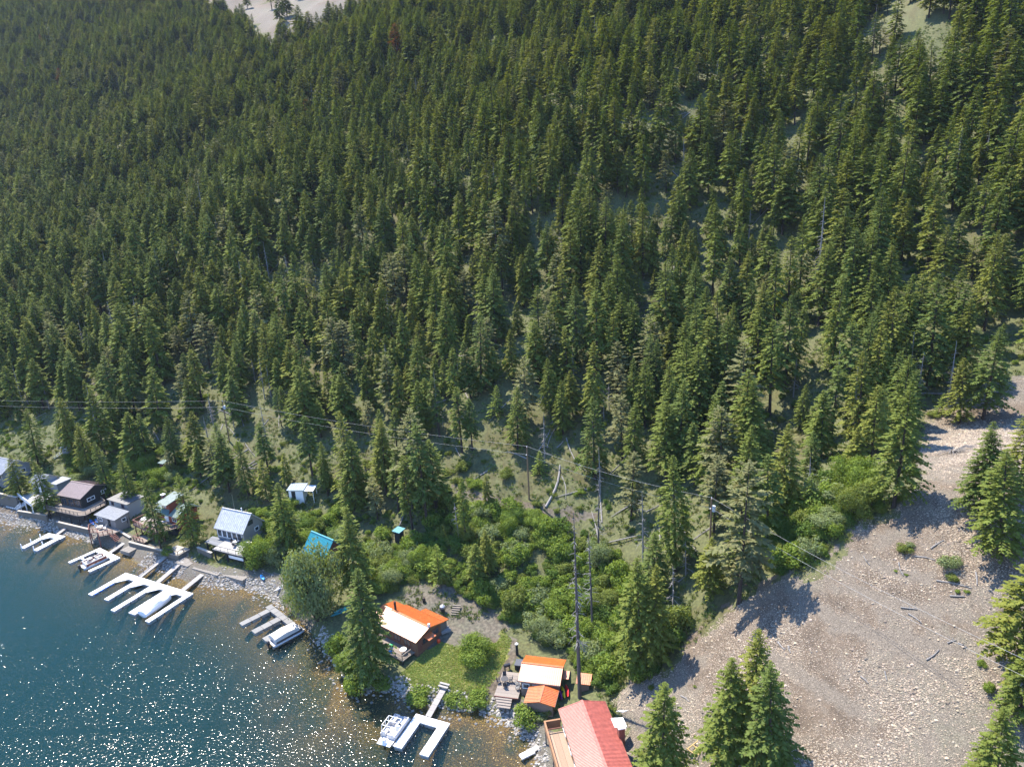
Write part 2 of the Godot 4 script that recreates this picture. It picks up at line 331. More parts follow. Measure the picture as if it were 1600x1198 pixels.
func build_land() -> void:
	var us := lines([-90.0, 8.0, -42.0, 2.0, -20.0, 0.6, 60.0, 1.5, 120.0, 4.0, 240.0, 9.0, 500.0, 16.0, 980.0])
	var vs := lines([-150.0, 8.0, -70.0, 0.6, 165.0, 2.0, 240.0, 5.0, 400.0, 10.0, 800.0, 20.0, 1500.0])
	var nu := us.size()
	var nv := vs.size()
	var pos := PackedVector3Array()
	pos.resize(nu * nv)
	for j in nv:
		for i in nu:
			var w := ORIGIN + UPHILL * us[i] + ALONG * vs[j]
			pos[j * nu + i] = Vector3(w.x, height_uv(us[i], vs[j]), w.y)
	var nor := PackedVector3Array()
	nor.resize(nu * nv)
	for j in nv:
		for i in nu:
			var a := pos[j * nu + mini(i + 1, nu - 1)] - pos[j * nu + maxi(i - 1, 0)]
			var b := pos[mini(j + 1, nv - 1) * nu + i] - pos[maxi(j - 1, 0) * nu + i]
			nor[j * nu + i] = b.cross(a).normalized()
			if nor[j * nu + i].y < 0.0: nor[j * nu + i] = -nor[j * nu + i]
	var shapes := {}
	for kind in ["hillside", "scree_slope", "lawn", "beach", "lake_bed", "dirt"]: shapes[kind] = S()
	var lawn := PackedVector2Array(LAWN)
	var scree := PackedVector2Array(SCREE)
	var scar := PackedVector2Array(SCAR)
	var dirt := PackedVector2Array(DIRT)
	var path := PackedVector2Array(PATH)
	var bench := PackedVector2Array(BENCH)
	var tint := PackedColorArray()
	tint.resize(nu * nv)
	for k in nu * nv:
		tint[k] = ground_tint(pos[k])
		if pos[k].y < 0.0:   # weed beds and algae on the stones of the lake bed
			var weed := clampf(0.5 + 1.6 * noise_b.get_noise_2d(pos[k].x * 0.7, pos[k].z * 0.7) + noise_a.get_noise_2d(pos[k].x, pos[k].z), 0.0, 1.0)
			tint[k] = Color(1.25, 1.05, 0.7).lerp(Color(0.3, 0.5, 0.55), weed)
		elif pos[k].x > 8.0 and pos[k].z > -130.0:   # narrow game trails trodden into the scree
			for t in TRAILS:
				var near := Geometry2D.get_closest_point_to_segment(Vector2(pos[k].x, pos[k].z), t[0], t[1]).distance_to(Vector2(pos[k].x, pos[k].z))
				if near < 0.8: tint[k] = tint[k].lerp(Color(1.6, 1.45, 1.3), 0.9)
	for j in nv - 1:
		var v := (vs[j] + vs[j + 1]) / 2.0
		for i in nu - 1:
			var u := (us[i] + us[i + 1]) / 2.0
			var w := ORIGIN + UPHILL * u + ALONG * v
			var q := inland(u, v)
			var wob := Vector2(noise_b.get_noise_2d(w.x, w.y), noise_b.get_noise_2d(w.x + 70.0, w.y)) * (3.0 if u < 300.0 else 30.0)
			var p := w + wob
			var kind := "hillside"
			if q < 0.0: kind = "lake_bed"
			elif v > 48.0 and v < 170.0 and q < 4.5: kind = "beach"
			elif v < 5.0 and v > -12.0 and q < 4.0: kind = "beach"
			elif v < 60.0 and in_poly(w + wob * 0.3, lawn): kind = "lawn"
			elif v < 60.0 and (in_poly(w + wob * 0.4, path) or in_poly(p, dirt) or in_poly(w + wob * 0.4, bench)): kind = "dirt"
			elif v < 10.0 and in_poly(p, scree): kind = "scree_slope"
			elif u > 200.0 and in_poly(p, scar): kind = "scree_slope"
			var s: Shape = shapes[kind]
			var k := [j * nu + i, j * nu + i + 1, (j + 1) * nu + i + 1, (j + 1) * nu + i]
			for t in [0, 2, 1, 0, 3, 2]:
				s.v.append(pos[k[t]]); s.n.append(nor[k[t]]); s.c.append(tint[k[t]])
	var coarse := grain(11, 0.012, 0.55, 1.0, 1024, false, 6)
	for kind in shapes:
		var m := mat(kind, {"hillside": Color(0.145, 0.152, 0.058), "scree_slope": Color(0.268, 0.226, 0.176), "lawn": Color(0.23, 0.235, 0.06), "beach": Color(0.22, 0.195, 0.155), "lake_bed": Color(0.3, 0.19, 0.035), "dirt": Color(0.18, 0.155, 0.115)}[kind], 0.95, 0.0, coarse, 9.0)
		m.uv1_world_triplanar = true
		m.vertex_color_use_as_albedo = true
		if kind == "scree_slope" or kind == "beach":
			m.albedo_texture = grain(5, 0.16, 0.45, 1.0, 1024, true)
			m.uv1_scale = Vector3.ONE / 9.0
			m.heightmap_enabled = true
			m.heightmap_texture = grain(6, 0.16, 0.0, 1.0, 1024, true)
			m.heightmap_scale = 5.0
		if kind == "lake_bed":
			m.albedo_texture = grain(15, 0.03, 0.1, 1.0, 1024, false, 6)
			m.uv1_scale = Vector3.ONE / 9.0
		structure(kind, shapes[kind], m)

func ground_tint(p: Vector3) -> Color:
	var a := noise_a.get_noise_2d(p.x, p.z)
	var b := noise_b.get_noise_2d(p.x * 1.7, p.z * 1.7)
	var f := 1.0 + a * 0.5 + b * 0.45
	var green := clampf(a * 1.2 + b * 0.8 + 0.15, -0.3, 0.5)
	return Color(f * (1.0 - green * 0.35), f, f * (1.0 - absf(green) * 0.3))

# ---------------------------------------------------------------- the lake
func build_lake() -> void:
	var s := S()
	var far := 700.0
	for k in 1:
		s.quad(Vector3(-far, 0, 260), Vector3(160, 0, 260), Vector3(160, 0, -700), Vector3(-far, 0, -700))
	var m := StandardMaterial3D.new()
	m.resource_name = "lake_water"
	m.transparency = BaseMaterial3D.TRANSPARENCY_ALPHA
	m.albedo_color = Color(0.02, 0.12, 0.14, 0.02)
	m.roughness = 0.115
	m.metallic_specular = 0.36
	m.uv1_triplanar = true
	m.uv1_world_triplanar = true
	m.uv1_scale = Vector3(1.0 / 34.0, 1.0 / 34.0, 1.0 / 26.0)
	var t := NoiseTexture2D.new()
	t.width = 2048; t.height = 2048
	t.seamless = true
	t.as_normal_map = true
	t.bump_strength = 3.75
	var f := FastNoiseLite.new()
	f.seed = 21
	f.frequency = 0.023
	f.fractal_octaves = 3
	f.fractal_gain = 0.5
	t.noise = f
	m.normal_enabled = true
	m.normal_texture = t
	m.normal_scale = 1.0
	structure("lake_surface", s, m)
	var fog := FogVolume.new()
	fog.name = "lake_water_body"
	fog.size = Vector3(420, 34, 420)
	fog.position = Vector3(-140, -17.04, -120)
	var fm := FogMaterial.new()
	fm.resource_name = "lake_water_body"
	fm.albedo = Color(0.014, 0.115, 0.1).linear_to_srgb()
	fm.density = 0.14
	fog.material = fm
	fog.set_meta("kind", "structure")
	add_child(fog)

# ---------------------------------------------------------------- cabins
func local(o: Node3D, x: float, y: float, z: float) -> Vector3:
	return o.transform.affine_inverse() * Vector3(x, y, z)

func slope(a: Vector3, b: Vector3, c: Vector3, d: Vector3, rib := 0.4, thick := 0.12) -> Shape:   # eave left, eave right, ridge right, ridge left
	var s := S()
	var n := (b - a).cross(d - a).normalized()
	if n.y < 0.0: n = -n
	s.hexa([a - n * thick, b - n * thick, c - n * thick, d - n * thick, a, b, c, d])
	if rib > 0.0:
		var count := int((b - a).length() / rib)
		for k in count + 1:
			var t := clampf(float(k) / count, 0.006, 0.994)
			s.bar(a.lerp(b, t) + n * 0.02, d.lerp(c, t) + n * 0.02, 0.06, 0.06)
	return s

func slab(pts: Array, y: float, thick := 0.14) -> Shape:
	var p := PackedVector2Array(pts)
	if Geometry2D.is_polygon_clockwise(p): p.reverse()
	var s := S()
	var t := Geometry2D.triangulate_polygon(p)
	for k in range(0, t.size(), 3):
		var w := []
		for i in 3: w.append(Vector3(p[t[k + i]].x, y, p[t[k + i]].y))
		if (w[1] - w[0]).cross(w[2] - w[0]).y < 0.0: w.reverse()
		s.tri(w[0], w[1], w[2])
		var dn := Vector3(0, thick, 0)
		s.tri(w[2] - dn, w[1] - dn, w[0] - dn)
	for k in p.size():
		var a := Vector3(p[k].x, y, p[k].y)
		var b := Vector3(p[(k + 1) % p.size()].x, y, p[(k + 1) % p.size()].y)
		var dn := Vector3(0, thick, 0)
		s.quad(b - dn, a - dn, a, b)
	return s

func boards(o: Node3D, called: String, pts: Array, y: float, dir: Vector2, wide: float, m: Array) -> void:   # a floor laid of separate boards, clipped to its outline
	var poly := PackedVector2Array(pts)
	var side := Vector2(-dir.y, dir.x)
	var lo := INF
	var hi := -INF
	for p in poly:
		lo = minf(lo, p.dot(side)); hi = maxf(hi, p.dot(side))
	var x := lo
	var k := 0
	while x < hi - 0.05:
		var a := side * x
		var strip := PackedVector2Array([a - dir * 40.0, a + dir * 40.0, a + side * (wide - 0.025) + dir * 40.0, a + side * (wide - 0.025) - dir * 40.0])
		for piece in Geometry2D.intersect_polygons(poly, strip):
			if piece.size() > 2: part(o, called, slab(Array(piece), y - 0.004 * (k % 3), 0.12), m[(k * 7) % m.size()])
		x += wide
		k += 1

func gable_walls(L: float, w: float, y0: float, y1: float, yr: float, zr := 0.0) -> Shape:
	var s := S()
	var e := [Vector2(-w, y0), Vector2(w, y0), Vector2(w, y1), Vector2(zr, yr), Vector2(-w, y1)]
	var h := L / 2.0
	for k in 5:
		var a: Vector2 = e[k]
		var b: Vector2 = e[(k + 1) % 5]
		s.quad(Vector3(-h, a.y, a.x), Vector3(-h, b.y, b.x), Vector3(h, b.y, b.x), Vector3(h, a.y, a.x))
	for x in [-h, h]:
		for k in [[0, 1, 2], [0, 2, 3], [0, 3, 4]]:
			var p := []
			for i in k: p.append(Vector3(x, e[i].y, e[i].x))
			if x > 0.0: p.reverse()
			s.tri(p[0], p[1], p[2])
	return s

func window(o: Node3D, at: Vector3, w: float, h: float, turn: float, frame: Material, pane: Material, called := "window") -> void:
	var b := Basis(Vector3.UP, turn)
	var s := S()
	for k in [-1, 1]:
		s.box(at + b * Vector3(k * w / 2.0, 0, 0.03), Vector3(0.1, h + 0.1, 0.1), b)
		s.box(at + b * Vector3(0, k * h / 2.0, 0.03), Vector3(w - 0.1, 0.1, 0.1), b)
	if w > 1.3: s.box(at + b * Vector3(0, 0, 0.03), Vector3(0.07, h - 0.1, 0.09), b)
	var f := part(o, called, s, frame)
	part(f, "pane", S().box(at + b * Vector3(0, 0, 0.02), Vector3(w - 0.08, h - 0.08, 0.03), b), pane)

func door(o: Node3D, at: Vector3, w: float, h: float, turn: float, m: Material) -> void:
	var b := Basis(Vector3.UP, turn)
	var s := S().box(at + Vector3(0, h / 2.0, 0) + b * Vector3(0, 0, 0.02), Vector3(w, h, 0.06), b)
	for y in [0.28, 0.72]: s.box(at + Vector3(0, h * y, 0) + b * Vector3(0, 0, 0.06), Vector3(w * 0.66, h * 0.32, 0.03), b)
	var d := part(o, "door", s, m)
	part(d, "handle", S().box(at + Vector3(0, h * 0.48, 0) + b * Vector3(w * 0.4, 0, 0.09), Vector3(0.05, 0.16, 0.08), b), mat("steel", Color(0.5, 0.5, 0.5), 0.3, 1.0))

func railing(o: Node3D, pts: Array, h: float, m: Material, gap := 1.6, bars := true, thick := 0.1) -> void:
	for k in pts.size() - 1:
		var a: Vector3 = pts[k]
		var b: Vector3 = pts[k + 1]
		var n := maxi(1, int((b - a).length() / gap + 0.5))
		for i in n + (1 if k == pts.size() - 2 else 0):
			var p := a.lerp(b, float(i) / n)
			part(o, "railing_post", S().box(p + Vector3(0, h / 2.0, 0), Vector3(thick, h, thick)), m)
		part(o, "handrail", S().bar(a + Vector3(0, h + 0.03, 0), b + Vector3(0, h + 0.03, 0), thick * 1.5, 0.06), m)
		part(o, "bottom_rail", S().bar(a + Vector3(0, 0.15, 0), b + Vector3(0, 0.15, 0), thick * 0.6, 0.08), m)
		if bars:
			var s := S()
			var c := int((b - a).length() / 0.22)
			for i in range(1, c): s.box(a.lerp(b, float(i) / c) + Vector3(0, h / 2.0 + 0.05, 0), Vector3(0.035, h - 0.24, 0.035))
			if c > 1: tag(part(o, "balusters", s, m), "", "", "", "stuff")

func legs(o: Node3D, pts: Array, m: Material, thick := 0.18) -> void:   # posts from given points down into the ground
	for p in pts:
		var w: Vector3 = o.transform * p
		var g := ground(w.x, w.z) - 0.3
		part(o, "post", S().span(Vector3(p.x - thick / 2.0, p.y - (w.y - g), p.z - thick / 2.0), Vector3(p.x + thick / 2.0, p.y, p.z + thick / 2.0)), m)

func gable_house(o: Node3D, L: float, hw: float, ey: float, rh: float, wall: Material, roof: Material, down := 2.5, rib := 0.4) -> void:
	var over := 0.4
	var w := hw - over
	var fall := rh / hw
	part(o, "wall", gable_walls(L - 0.7, w, -down, ey + fall * over - 0.14, ey + rh - 0.15), wall)
	for k in [1.0, -1.0]:
		var a := Vector3(-L / 2.0 * k, ey, hw * k)
		var b := Vector3(L / 2.0 * k, ey, hw * k)
		var r := part(o, "roof_slope", slope(a, b, Vector3(b.x, ey + rh, 0), Vector3(a.x, ey + rh, 0), rib), roof)
		part(r, "fascia", S().bar(a + Vector3(0, -0.12, 0.02 * k), b + Vector3(0, -0.12, 0.02 * k), 0.05, 0.2), wall)
	part(o, "ridge_cap", S().bar(Vector3(-L / 2.0 - 0.02, ey + rh + 0.03, 0), Vector3(L / 2.0 + 0.02, ey + rh + 0.03, 0), 0.34, 0.06), roof)

func shed_house(o: Node3D, L: float, d: float, front: float, back: float, wall: Material, roof: Material, down := 2.0, rib := 0.5) -> void:   # one roof plane falling to the front (+z)
	var over := 0.3
	var f := (front - back) / (d + 2.0 * over)
	var h := L / 2.0
	var s := S()
	var z := d / 2.0
	var yf := front - f * over - 0.1
	var yb := back + f * over - 0.1
	s.hexa([Vector3(-h, -down, z), Vector3(h, -down, z), Vector3(h, -down, -z), Vector3(-h, -down, -z), Vector3(-h, yf, z), Vector3(h, yf, z), Vector3(h, yb, -z), Vector3(-h, yb, -z)])
	part(o, "wall", s, wall)
	part(o, "roof_slope", slope(Vector3(-h - over, front, z + over), Vector3(h + over, front, z + over), Vector3(h + over, back, -z - over), Vector3(-h - over, back, -z - over), rib), roof)

func painted(key: String, c: Color, rough := 0.32) -> StandardMaterial3D:   # painted sheet-metal roofing
	var m := mat(key, c, rough, 0.0, grain(31, 0.012, 0.72, 1.0, 512, false, 6), 4.0)
	m.metallic_specular = 0.7
	return m

func timber(key: String, c: Color) -> StandardMaterial3D:
	return mat(key, c, 0.8, 0.0, grain(32, 0.03, 0.68, 1.0, 512, false, 5), 1.6)

func build_cabins() -> void:
	var glass := mat("window_glass", Color(0.03, 0.045, 0.06), 0.06)
	var white := mat("white_paint", Color(0.76, 0.76, 0.75), 0.55)
	var concrete := mat("concrete", Color(0.257, 0.234, 0.203), 0.9, 0.0, grain(33, 0.02, 0.7, 1.0, 512, false, 6), 3.0)
	var dark := timber("dark_stain", Color(0.022, 0.025, 0.025))
	var redwood := timber("red_stain", Color(0.2, 0.075, 0.055))
	var greywood := timber("weathered_timber", Color(0.210, 0.182, 0.154))
	var brownwood := timber("brown_timber", Color(0.27, 0.16, 0.1))
	var deckset := [timber("deck_board_pale", Color(0.302, 0.252, 0.209)), timber("deck_board_mid", Color(0.266, 0.216, 0.180)), timber("deck_board_dark", Color(0.238, 0.194, 0.158))]
	var steel := mat("steel", Color(0.5, 0.5, 0.5), 0.3, 1.0)
	var brick := mat("brick", Color(0.28, 0.1, 0.07), 0.85, 0.0, grain(34, 0.1, 0.6, 1.0, 256, true), 1.0)

	# grey house cut by the left edge
	var o := thing("lake_house", "pale grey metal roofed house at the left edge behind a fir", "house", Vector3(-142.0, 4.3, -184.17), -0.45)
	gable_house(o, 10.0, 4.0, 2.7, 2.4, mat("grey_siding", Color(0.216, 0.228, 0.240), 0.7), painted("pale_metal", Color(0.372, 0.384, 0.396)), 3.5)
	window(o, Vector3(4.66, 1.5, 1.6), 1.5, 1.2, PI / 2.0, white, glass)
	window(o, Vector3(4.66, 1.5, -1.6), 1.2, 1.0, PI / 2.0, white, glass)
	for k in 3: window(o, Vector3(-2.6 + 2.7 * k, 1.4, 3.62), 1.8, 1.3, 0.0, white, glass)
	var porch := part(o, "porch_roof", slope(Vector3(-4, 2.3, 7.2), Vector3(5, 2.3, 7.2), Vector3(5, 2.8, 3.7), Vector3(-4, 2.8, 3.7), 0.4), painted("pale_metal", Color(0.372, 0.384, 0.396)))
	for k in 4: part(porch, "post", S().span(Vector3(-3.9 + 2.9 * k, -2.5, 6.9), Vector3(-3.75 + 2.9 * k, 2.22, 7.05)), white)

	# small grey cottage with white terrace
	o = thing("lake_cottage", "small grey cottage with white railed terrace between two firs", "house", Vector3(-124.77, 4.3, -173.42), -0.45)
	gable_house(o, 5.0, 2.6, 2.7, 1.5, mat("blue_grey_siding", Color(0.27, 0.29, 0.32), 0.7), painted("grey_metal", Color(0.250, 0.265, 0.280)), 3.0)
	window(o, Vector3(-0.8, 1.5, 2.22), 1.3, 1.1, 0.0, white, glass)
	door(o, Vector3(1.4, 0.05, 2.22), 0.9, 2.0, 0.0, white)
	var wing := part(o, "wing", S().span(Vector3(2.2, -3.0, -3.2), Vector3(5.6, 2.2, 0.4)), mat("grey_siding", Color(0.216, 0.228, 0.240), 0.7))
	part(wing, "wing_roof", S().span(Vector3(2.1, 2.2, -3.5), Vector3(5.9, 2.36, 0.7)), painted("pale_metal", Color(0.372, 0.384, 0.396)))
	var edge := [local(o, -129.6, 4.3, -169.2), local(o, -121.71, 4.3, -162.51), local(o, -120.0, 4.3, -168.2)]
	part(o, "terrace_floor", slab([Vector2(edge[0].x, edge[0].z), Vector2(edge[1].x, edge[1].z), Vector2(edge[2].x, edge[2].z), Vector2(2.4, 2.2), Vector2(-2.4, 2.2)], -0.02), mat("pale_deck", Color(0.275, 0.270, 0.260), 0.8))
	railing(o, edge, 1.0, white, 1.2)
	legs(o, [edge[0] - Vector3(0, 0.16, 0), edge[1] - Vector3(0, 0.16, 0), edge[2] - Vector3(0, 0.16, 0), edge[0].lerp(edge[1], 0.5) - Vector3(0, 0.16, 0), edge[1].lerp(edge[2], 0.5) - Vector3(0, 0.16, 0)], white)
	o = thing("stairway", "white railed stairway arching down to the shore by the stone bank", "stairs", Vector3(-126.6, 0, -167.0), -0.45)
	for k in 7: part(o, "step", S().box(Vector3(-0.45 * k, 3.0 - 0.28 * k, 0.6), Vector3(0.5, 0.1, 1.3)), white)
	for z in [-0.05, 1.25]: railing(o, [Vector3(0.3, 3.1, z), Vector3(-2.9, 1.1, z)], 0.95, white, 0.9)
	for z in [-0.05, 1.25]: railing(o, [Vector3(-2.9, 1.1, z), Vector3(-6.5, 1.0, z)], 0.95, white, 0.9)
	part(o, "landing", S().span(Vector3(-6.5, 0.85, -0.1), Vector3(-2.9, 1.0, 1.3)), white)
	legs(o, [Vector3(-6.3, 0.85, 0), Vector3(-6.3, 0.85, 1.2), Vector3(-3.1, 0.85, 0), Vector3(-3.1, 0.85, 1.2), Vector3(0.0, 2.9, 0), Vector3(0.0, 2.9, 1.2)], white, 0.12)

	# black house with brown roof
	o = thing("black_house", "black walled house with mauve brown roof and wraparound deck", "house", Vector3(-109.7, 4.2, -165.51), -0.405)
	gable_house(o, 8.47, 4.38, 2.7, 1.85, dark, painted("brown_metal", Color(0.225, 0.161, 0.154), 0.42), 3.0)
	window(o, Vector3(3.92, 1.5, 1.5), 2.0, 0.8, PI / 2.0, white, glass)
	window(o, Vector3(3.92, 1.8, -2.2), 1.4, 0.9, PI / 2.0, white, glass)
	for k in 3: window(o, Vector3(-2.4 + 2.4 * k, 1.15, 4.0), 1.9, 1.7, 0.0, brownwood, glass)
	var deck := [Vector2(-5.5, 3.4), Vector2(-5.3, 7.0), Vector2(6.4, 7.3), Vector2(8.0, 6.4), Vector2(7.6, 0.4), Vector2(4.0, -1.0), Vector2(4.0, 3.4)]
	boards(o, "deck_board", deck, -0.02, Vector2(1, 0), 0.8, deckset)
	railing(o, [Vector3(-5.4, 0, 3.6), Vector3(-5.2, 0, 6.9), Vector3(6.3, 0, 7.2), Vector3(7.9, 0, 6.3), Vector3(7.5, 0, 0.5), Vector3(4.3, 0, -0.8)], 0.95, greywood, 1.5)
	legs(o, [Vector3(-5, -0.15, 6.8), Vector3(-1, -0.15, 6.9), Vector3(3, -0.15, 7.0), Vector3(6.2, -0.15, 7.1), Vector3(7.6, -0.15, 6.0), Vector3(7.4, -0.15, 0.8), Vector3(7.5, -0.15, 3.4)], dark)
	part(o, "lower_wall", S().span(Vector3(-4.5, -3.0, 3.9), Vector3(5.5, -0.16, 5.4)), timber("under_deck_boards", Color(0.06, 0.05, 0.045)))

	# grey cottage with a red terrace
	o = thing("grey_cottage", "low taupe cottage with grey ribbed mono-pitch roof beside red terrace", "cottage", Vector3(-97.2, 3.0, -154.3), -0.501)
	shed_house(o, 7.3, 3.4, 2.2, 2.75, mat("taupe_siding", Color(0.210, 0.189, 0.168), 0.8), painted("grey_metal", Color(0.250, 0.265, 0.280)), 2.0)
	window(o, Vector3(-2.2, 1.25, 1.71), 1.6, 0.9, 0.0, white, glass)
	window(o, Vector3(3.66, 1.3, -0.4), 1.0, 0.8, PI / 2.0, white, glass)
	door(o, Vector3(1.2, 0.0, 1.71), 0.9, 1.9, 0.0, dark)
	o = thing("red_terrace", "dull red railed timber terrace in front of the grey-roofed cottage", "deck", Vector3(-98.0, 2.95, -151.0), -0.501)
	var pts := [Vector2(-3.6, -1.7), Vector2(-3.8, 1.0), Vector2(-1.6, 2.5), Vector2(0.3, 1.6), Vector2(2.4, 2.7), Vector2(4.4, 0.4), Vector2(4.4, -1.4)]
	boards(o, "deck_board", pts, 0.0, Vector2(1, 0), 0.8, deckset)
	var rail := []
	for p in pts: rail.append(Vector3(p.x * 0.97, 0.0, p.y * 0.97))
	railing(o, rail.slice(0, 6), 0.95, redwood, 1.1, true, 0.12)
	legs(o, [rail[1] - Vector3(0, 0.12, 0), rail[2] - Vector3(0, 0.12, 0), rail[3] - Vector3(0, 0.12, 0), rail[4] - Vector3(0, 0.12, 0), rail[5] - Vector3(0, 0.12, 0)], redwood)
	for k in 5: part(o, "step", S().box(Vector3(4.7 + 0.35 * k, -0.15 - 0.25 * k, 0.7), Vector3(0.4, 0.08, 1.2)), redwood)
	railing(o, [Vector3(4.5, -0.1, 1.35), Vector3(6.3, -1.3, 1.35)], 0.9, redwood, 1.2, false)
	o = thing("cream_cabin", "cream cabin with charcoal roof behind the grey-roofed cottage", "cabin", Vector3(-96.9, 3.9, -160.6), -0.504)
	shed_house(o, 7.3, 4.2, 2.4, 2.6, mat("cream_siding", Color(0.330, 0.318, 0.288), 0.75), painted("charcoal_roof", Color(0.075, 0.078, 0.085), 0.6), 2.2, 0.0)
	window(o, Vector3(-2.2, 1.5, 2.11), 0.9, 0.9, 0.0, redwood, glass)
	window(o, Vector3(1.8, 1.5, 2.11), 0.9, 0.9, 0.0, redwood, glass)

	# red cabin with the green tower roof
	o = thing("red_cabin", "red cabin with pale green roofs, tower dormer and brick chimney", "cabin", Vector3(-82.0, 4.6, -151.7), -0.533)
	var red := mat("red_siding", Color(0.33, 0.075, 0.035), 0.75, 0.0, grain(32, 0.03, 0.68, 1.0, 512, false, 5), 1.6)
	var green := painted("pale_green_metal", Color(0.215, 0.280, 0.240), 0.35)
	var teal_dark := painted("dark_teal_metal", Color(0.03, 0.13, 0.14), 0.5)
	part(o, "wall", S().span(Vector3(-2.6, -3.2, -3.6), Vector3(5.2, 2.3, 1.4)), red)
	part(o, "roof_slope", slope(Vector3(-2.95, 2.2, 2.1), Vector3(-0.6, 2.2, 2.1), Vector3(-0.6, 3.9, -1.2), Vector3(-2.95, 3.9, -1.2)), green)
	part(o, "roof_slope", slope(Vector3(2.7, 2.2, 2.1), Vector3(5.6, 2.2, 2.1), Vector3(5.6, 3.9, -1.2), Vector3(2.7, 3.9, -1.2)), green)
	part(o, "roof_slope", slope(Vector3(5.6, 2.2, -4.4), Vector3(-2.95, 2.2, -4.4), Vector3(-2.95, 3.9, -1.2), Vector3(5.6, 3.9, -1.2)), green)
	part(o, "tower_skirt", slope(Vector3(-0.6, 2.15, 2.15), Vector3(2.7, 2.15, 2.15), Vector3(2.3, 3.3, 1.3), Vector3(-0.2, 3.3, 1.3), 0.3), teal_dark)
	var tower := part(o, "tower", S().span(Vector3(-0.3, 2.2, -2.6), Vector3(2.4, 4.75, 1.35)), red)
	part(tower, "tower_roof", slope(Vector3(-1.0, 4.7, 2.3), Vector3(2.6, 4.7, 2.3), Vector3(2.6, 5.5, -2.8), Vector3(-1.0, 5.5, -2.8)), green)
	window(o, Vector3(0.75, 3.95, 1.36), 1.0, 0.6, 0.0, white, glass)
	door(o, Vector3(0.7, 0.0, 1.41), 1.5, 2.0, 0.0, white)
	window(o, Vector3(3.6, 1.1, 1.41), 1.5, 1.1, 0.0, white, glass)
	var chimney := part(o, "chimney", S().span(Vector3(-2.0, 3.0, -0.6), Vector3(-1.3, 5.6, 0.1)), brick)
	part(chimney, "chimney_cap", S().span(Vector3(-2.1, 5.6, -0.7), Vector3(-1.2, 5.75, 0.2)), white)
	o = thing("high_deck", "high red timber deck on posts in front of the red cabin", "deck", Vector3(-82.0, 4.6, -151.7), -0.533)
	pts = [Vector2(-6.2, 1.6), Vector2(-6.0, 5.7), Vector2(1.9, 6.5), Vector2(4.5, 5.3), Vector2(6.0, 1.6)]
	boards(o, "deck_board", pts, -0.02, Vector2(1, 0), 0.8, deckset)
	railing(o, [Vector3(-6.1, 0, 1.7), Vector3(-5.9, 0, 5.6), Vector3(1.9, 0, 6.4), Vector3(4.4, 0, 5.2), Vector3(5.9, 0, 1.7)], 0.95, redwood, 1.4, true, 0.12)
	part(o, "rim_beam", S().bar(Vector3(-6.0, -0.3, 5.62), Vector3(1.9, -0.3, 6.42), 0.12, 0.34), redwood)
	part(o, "rim_beam", S().bar(Vector3(1.9, -0.3, 6.42), Vector3(4.45, -0.3, 5.22), 0.12, 0.34), redwood)
	legs(o, [Vector3(-5.8, -0.15, 5.4), Vector3(-3, -0.15, 5.7), Vector3(-0.4, -0.15, 5.9), Vector3(1.8, -0.15, 6.1), Vector3(4.2, -0.15, 5.0), Vector3(5.6, -0.15, 2.0), Vector3(-5.8, -0.15, 2.2)], redwood)
	part(o, "lower_wall", S().span(Vector3(-5.0, -3.2, 1.5), Vector3(5.2, -0.16, 2.8)), dark)
	o = thing("low_deck", "small low red deck at the retaining wall below the high deck", "deck", Vector3(-86.0, 2.3, -146.0), -0.533)
	boards(o, "deck_board", [Vector2(-2.4, -1.2), Vector2(1.4, -1.2), Vector2(1.4, 1.2), Vector2(-2.4, 1.2)], 0.1, Vector2(1, 0), 0.8, deckset)
	railing(o, [Vector3(-2.3, 0.1, -1.1), Vector3(-2.3, 0.1, 1.1), Vector3(1.3, 0.1, 1.1)], 0.9, redwood, 1.2, false, 0.12)
	legs(o, [Vector3(-2.2, 0, 1.0), Vector3(1.2, 0, 1.0), Vector3(-2.2, 0, -1.0), Vector3(1.2, 0, -1.0)], redwood)

	# white-roofed house above the boathouse
	o = thing("white_roofed_house", "steep white metal roofed house with glazed front above the boathouse", "house", Vector3(-62.24, 4.6, -142.46), -0.447)
	gable_house(o, 8.66, 3.24, 2.2, 3.37, mat("pale_siding", Color(0.248, 0.242, 0.231), 0.7), painted("white_metal", Color(0.555, 0.570, 0.585), 0.3), 3.0, 0.5)
	for k in 5: window(o, Vector3(-3.1 + 1.45 * k, 1.05, 2.85), 1.25, 1.7, 0.0, white, glass)
	window(o, Vector3(4.0, 3.6, 0.5), 1.3, 0.9, PI / 2.0, dark, glass)
	window(o, Vector3(4.0, 1.4, -1.0), 1.1, 0.9, PI / 2.0, white, glass)
	part(o, "vent_pipe", S().tube([Vector3(1.2, 5.2, -0.25), Vector3(1.2, 6.3, -0.25)], [0.12, 0.12], 8), white)
	part(o, "antenna", S().tube([Vector3(-1.2, 5.2, -0.5), Vector3(-1.2, 9.0, -0.5)], [0.03, 0.03], 5), steel)
	o = thing("boathouse", "white topped boathouse with roof deck and dark posts on the beach", "boathouse", Vector3(-62.24, 4.5, -142.46), -0.447)
	boards(o, "roof_board", [Vector2(-0.9, 3.2), Vector2(8.2, 3.2), Vector2(8.3, 7.5), Vector2(-0.8, 7.4)], 0.0, Vector2(1, 0), 1.1, [mat("pale_deck", Color(0.275, 0.270, 0.260), 0.8), mat("pale_deck_b", Color(0.300, 0.295, 0.285), 0.8)])
	boards(o, "deck_board", [Vector2(-5.6, 2.9), Vector2(-1.0, 2.9), Vector2(-1.0, 5.9), Vector2(-5.2, 5.4)], -0.15, Vector2(1, 0), 0.8, [timber("slate_deck", Color(0.2, 0.215, 0.24)), timber("slate_deck_b", Color(0.17, 0.185, 0.2))])
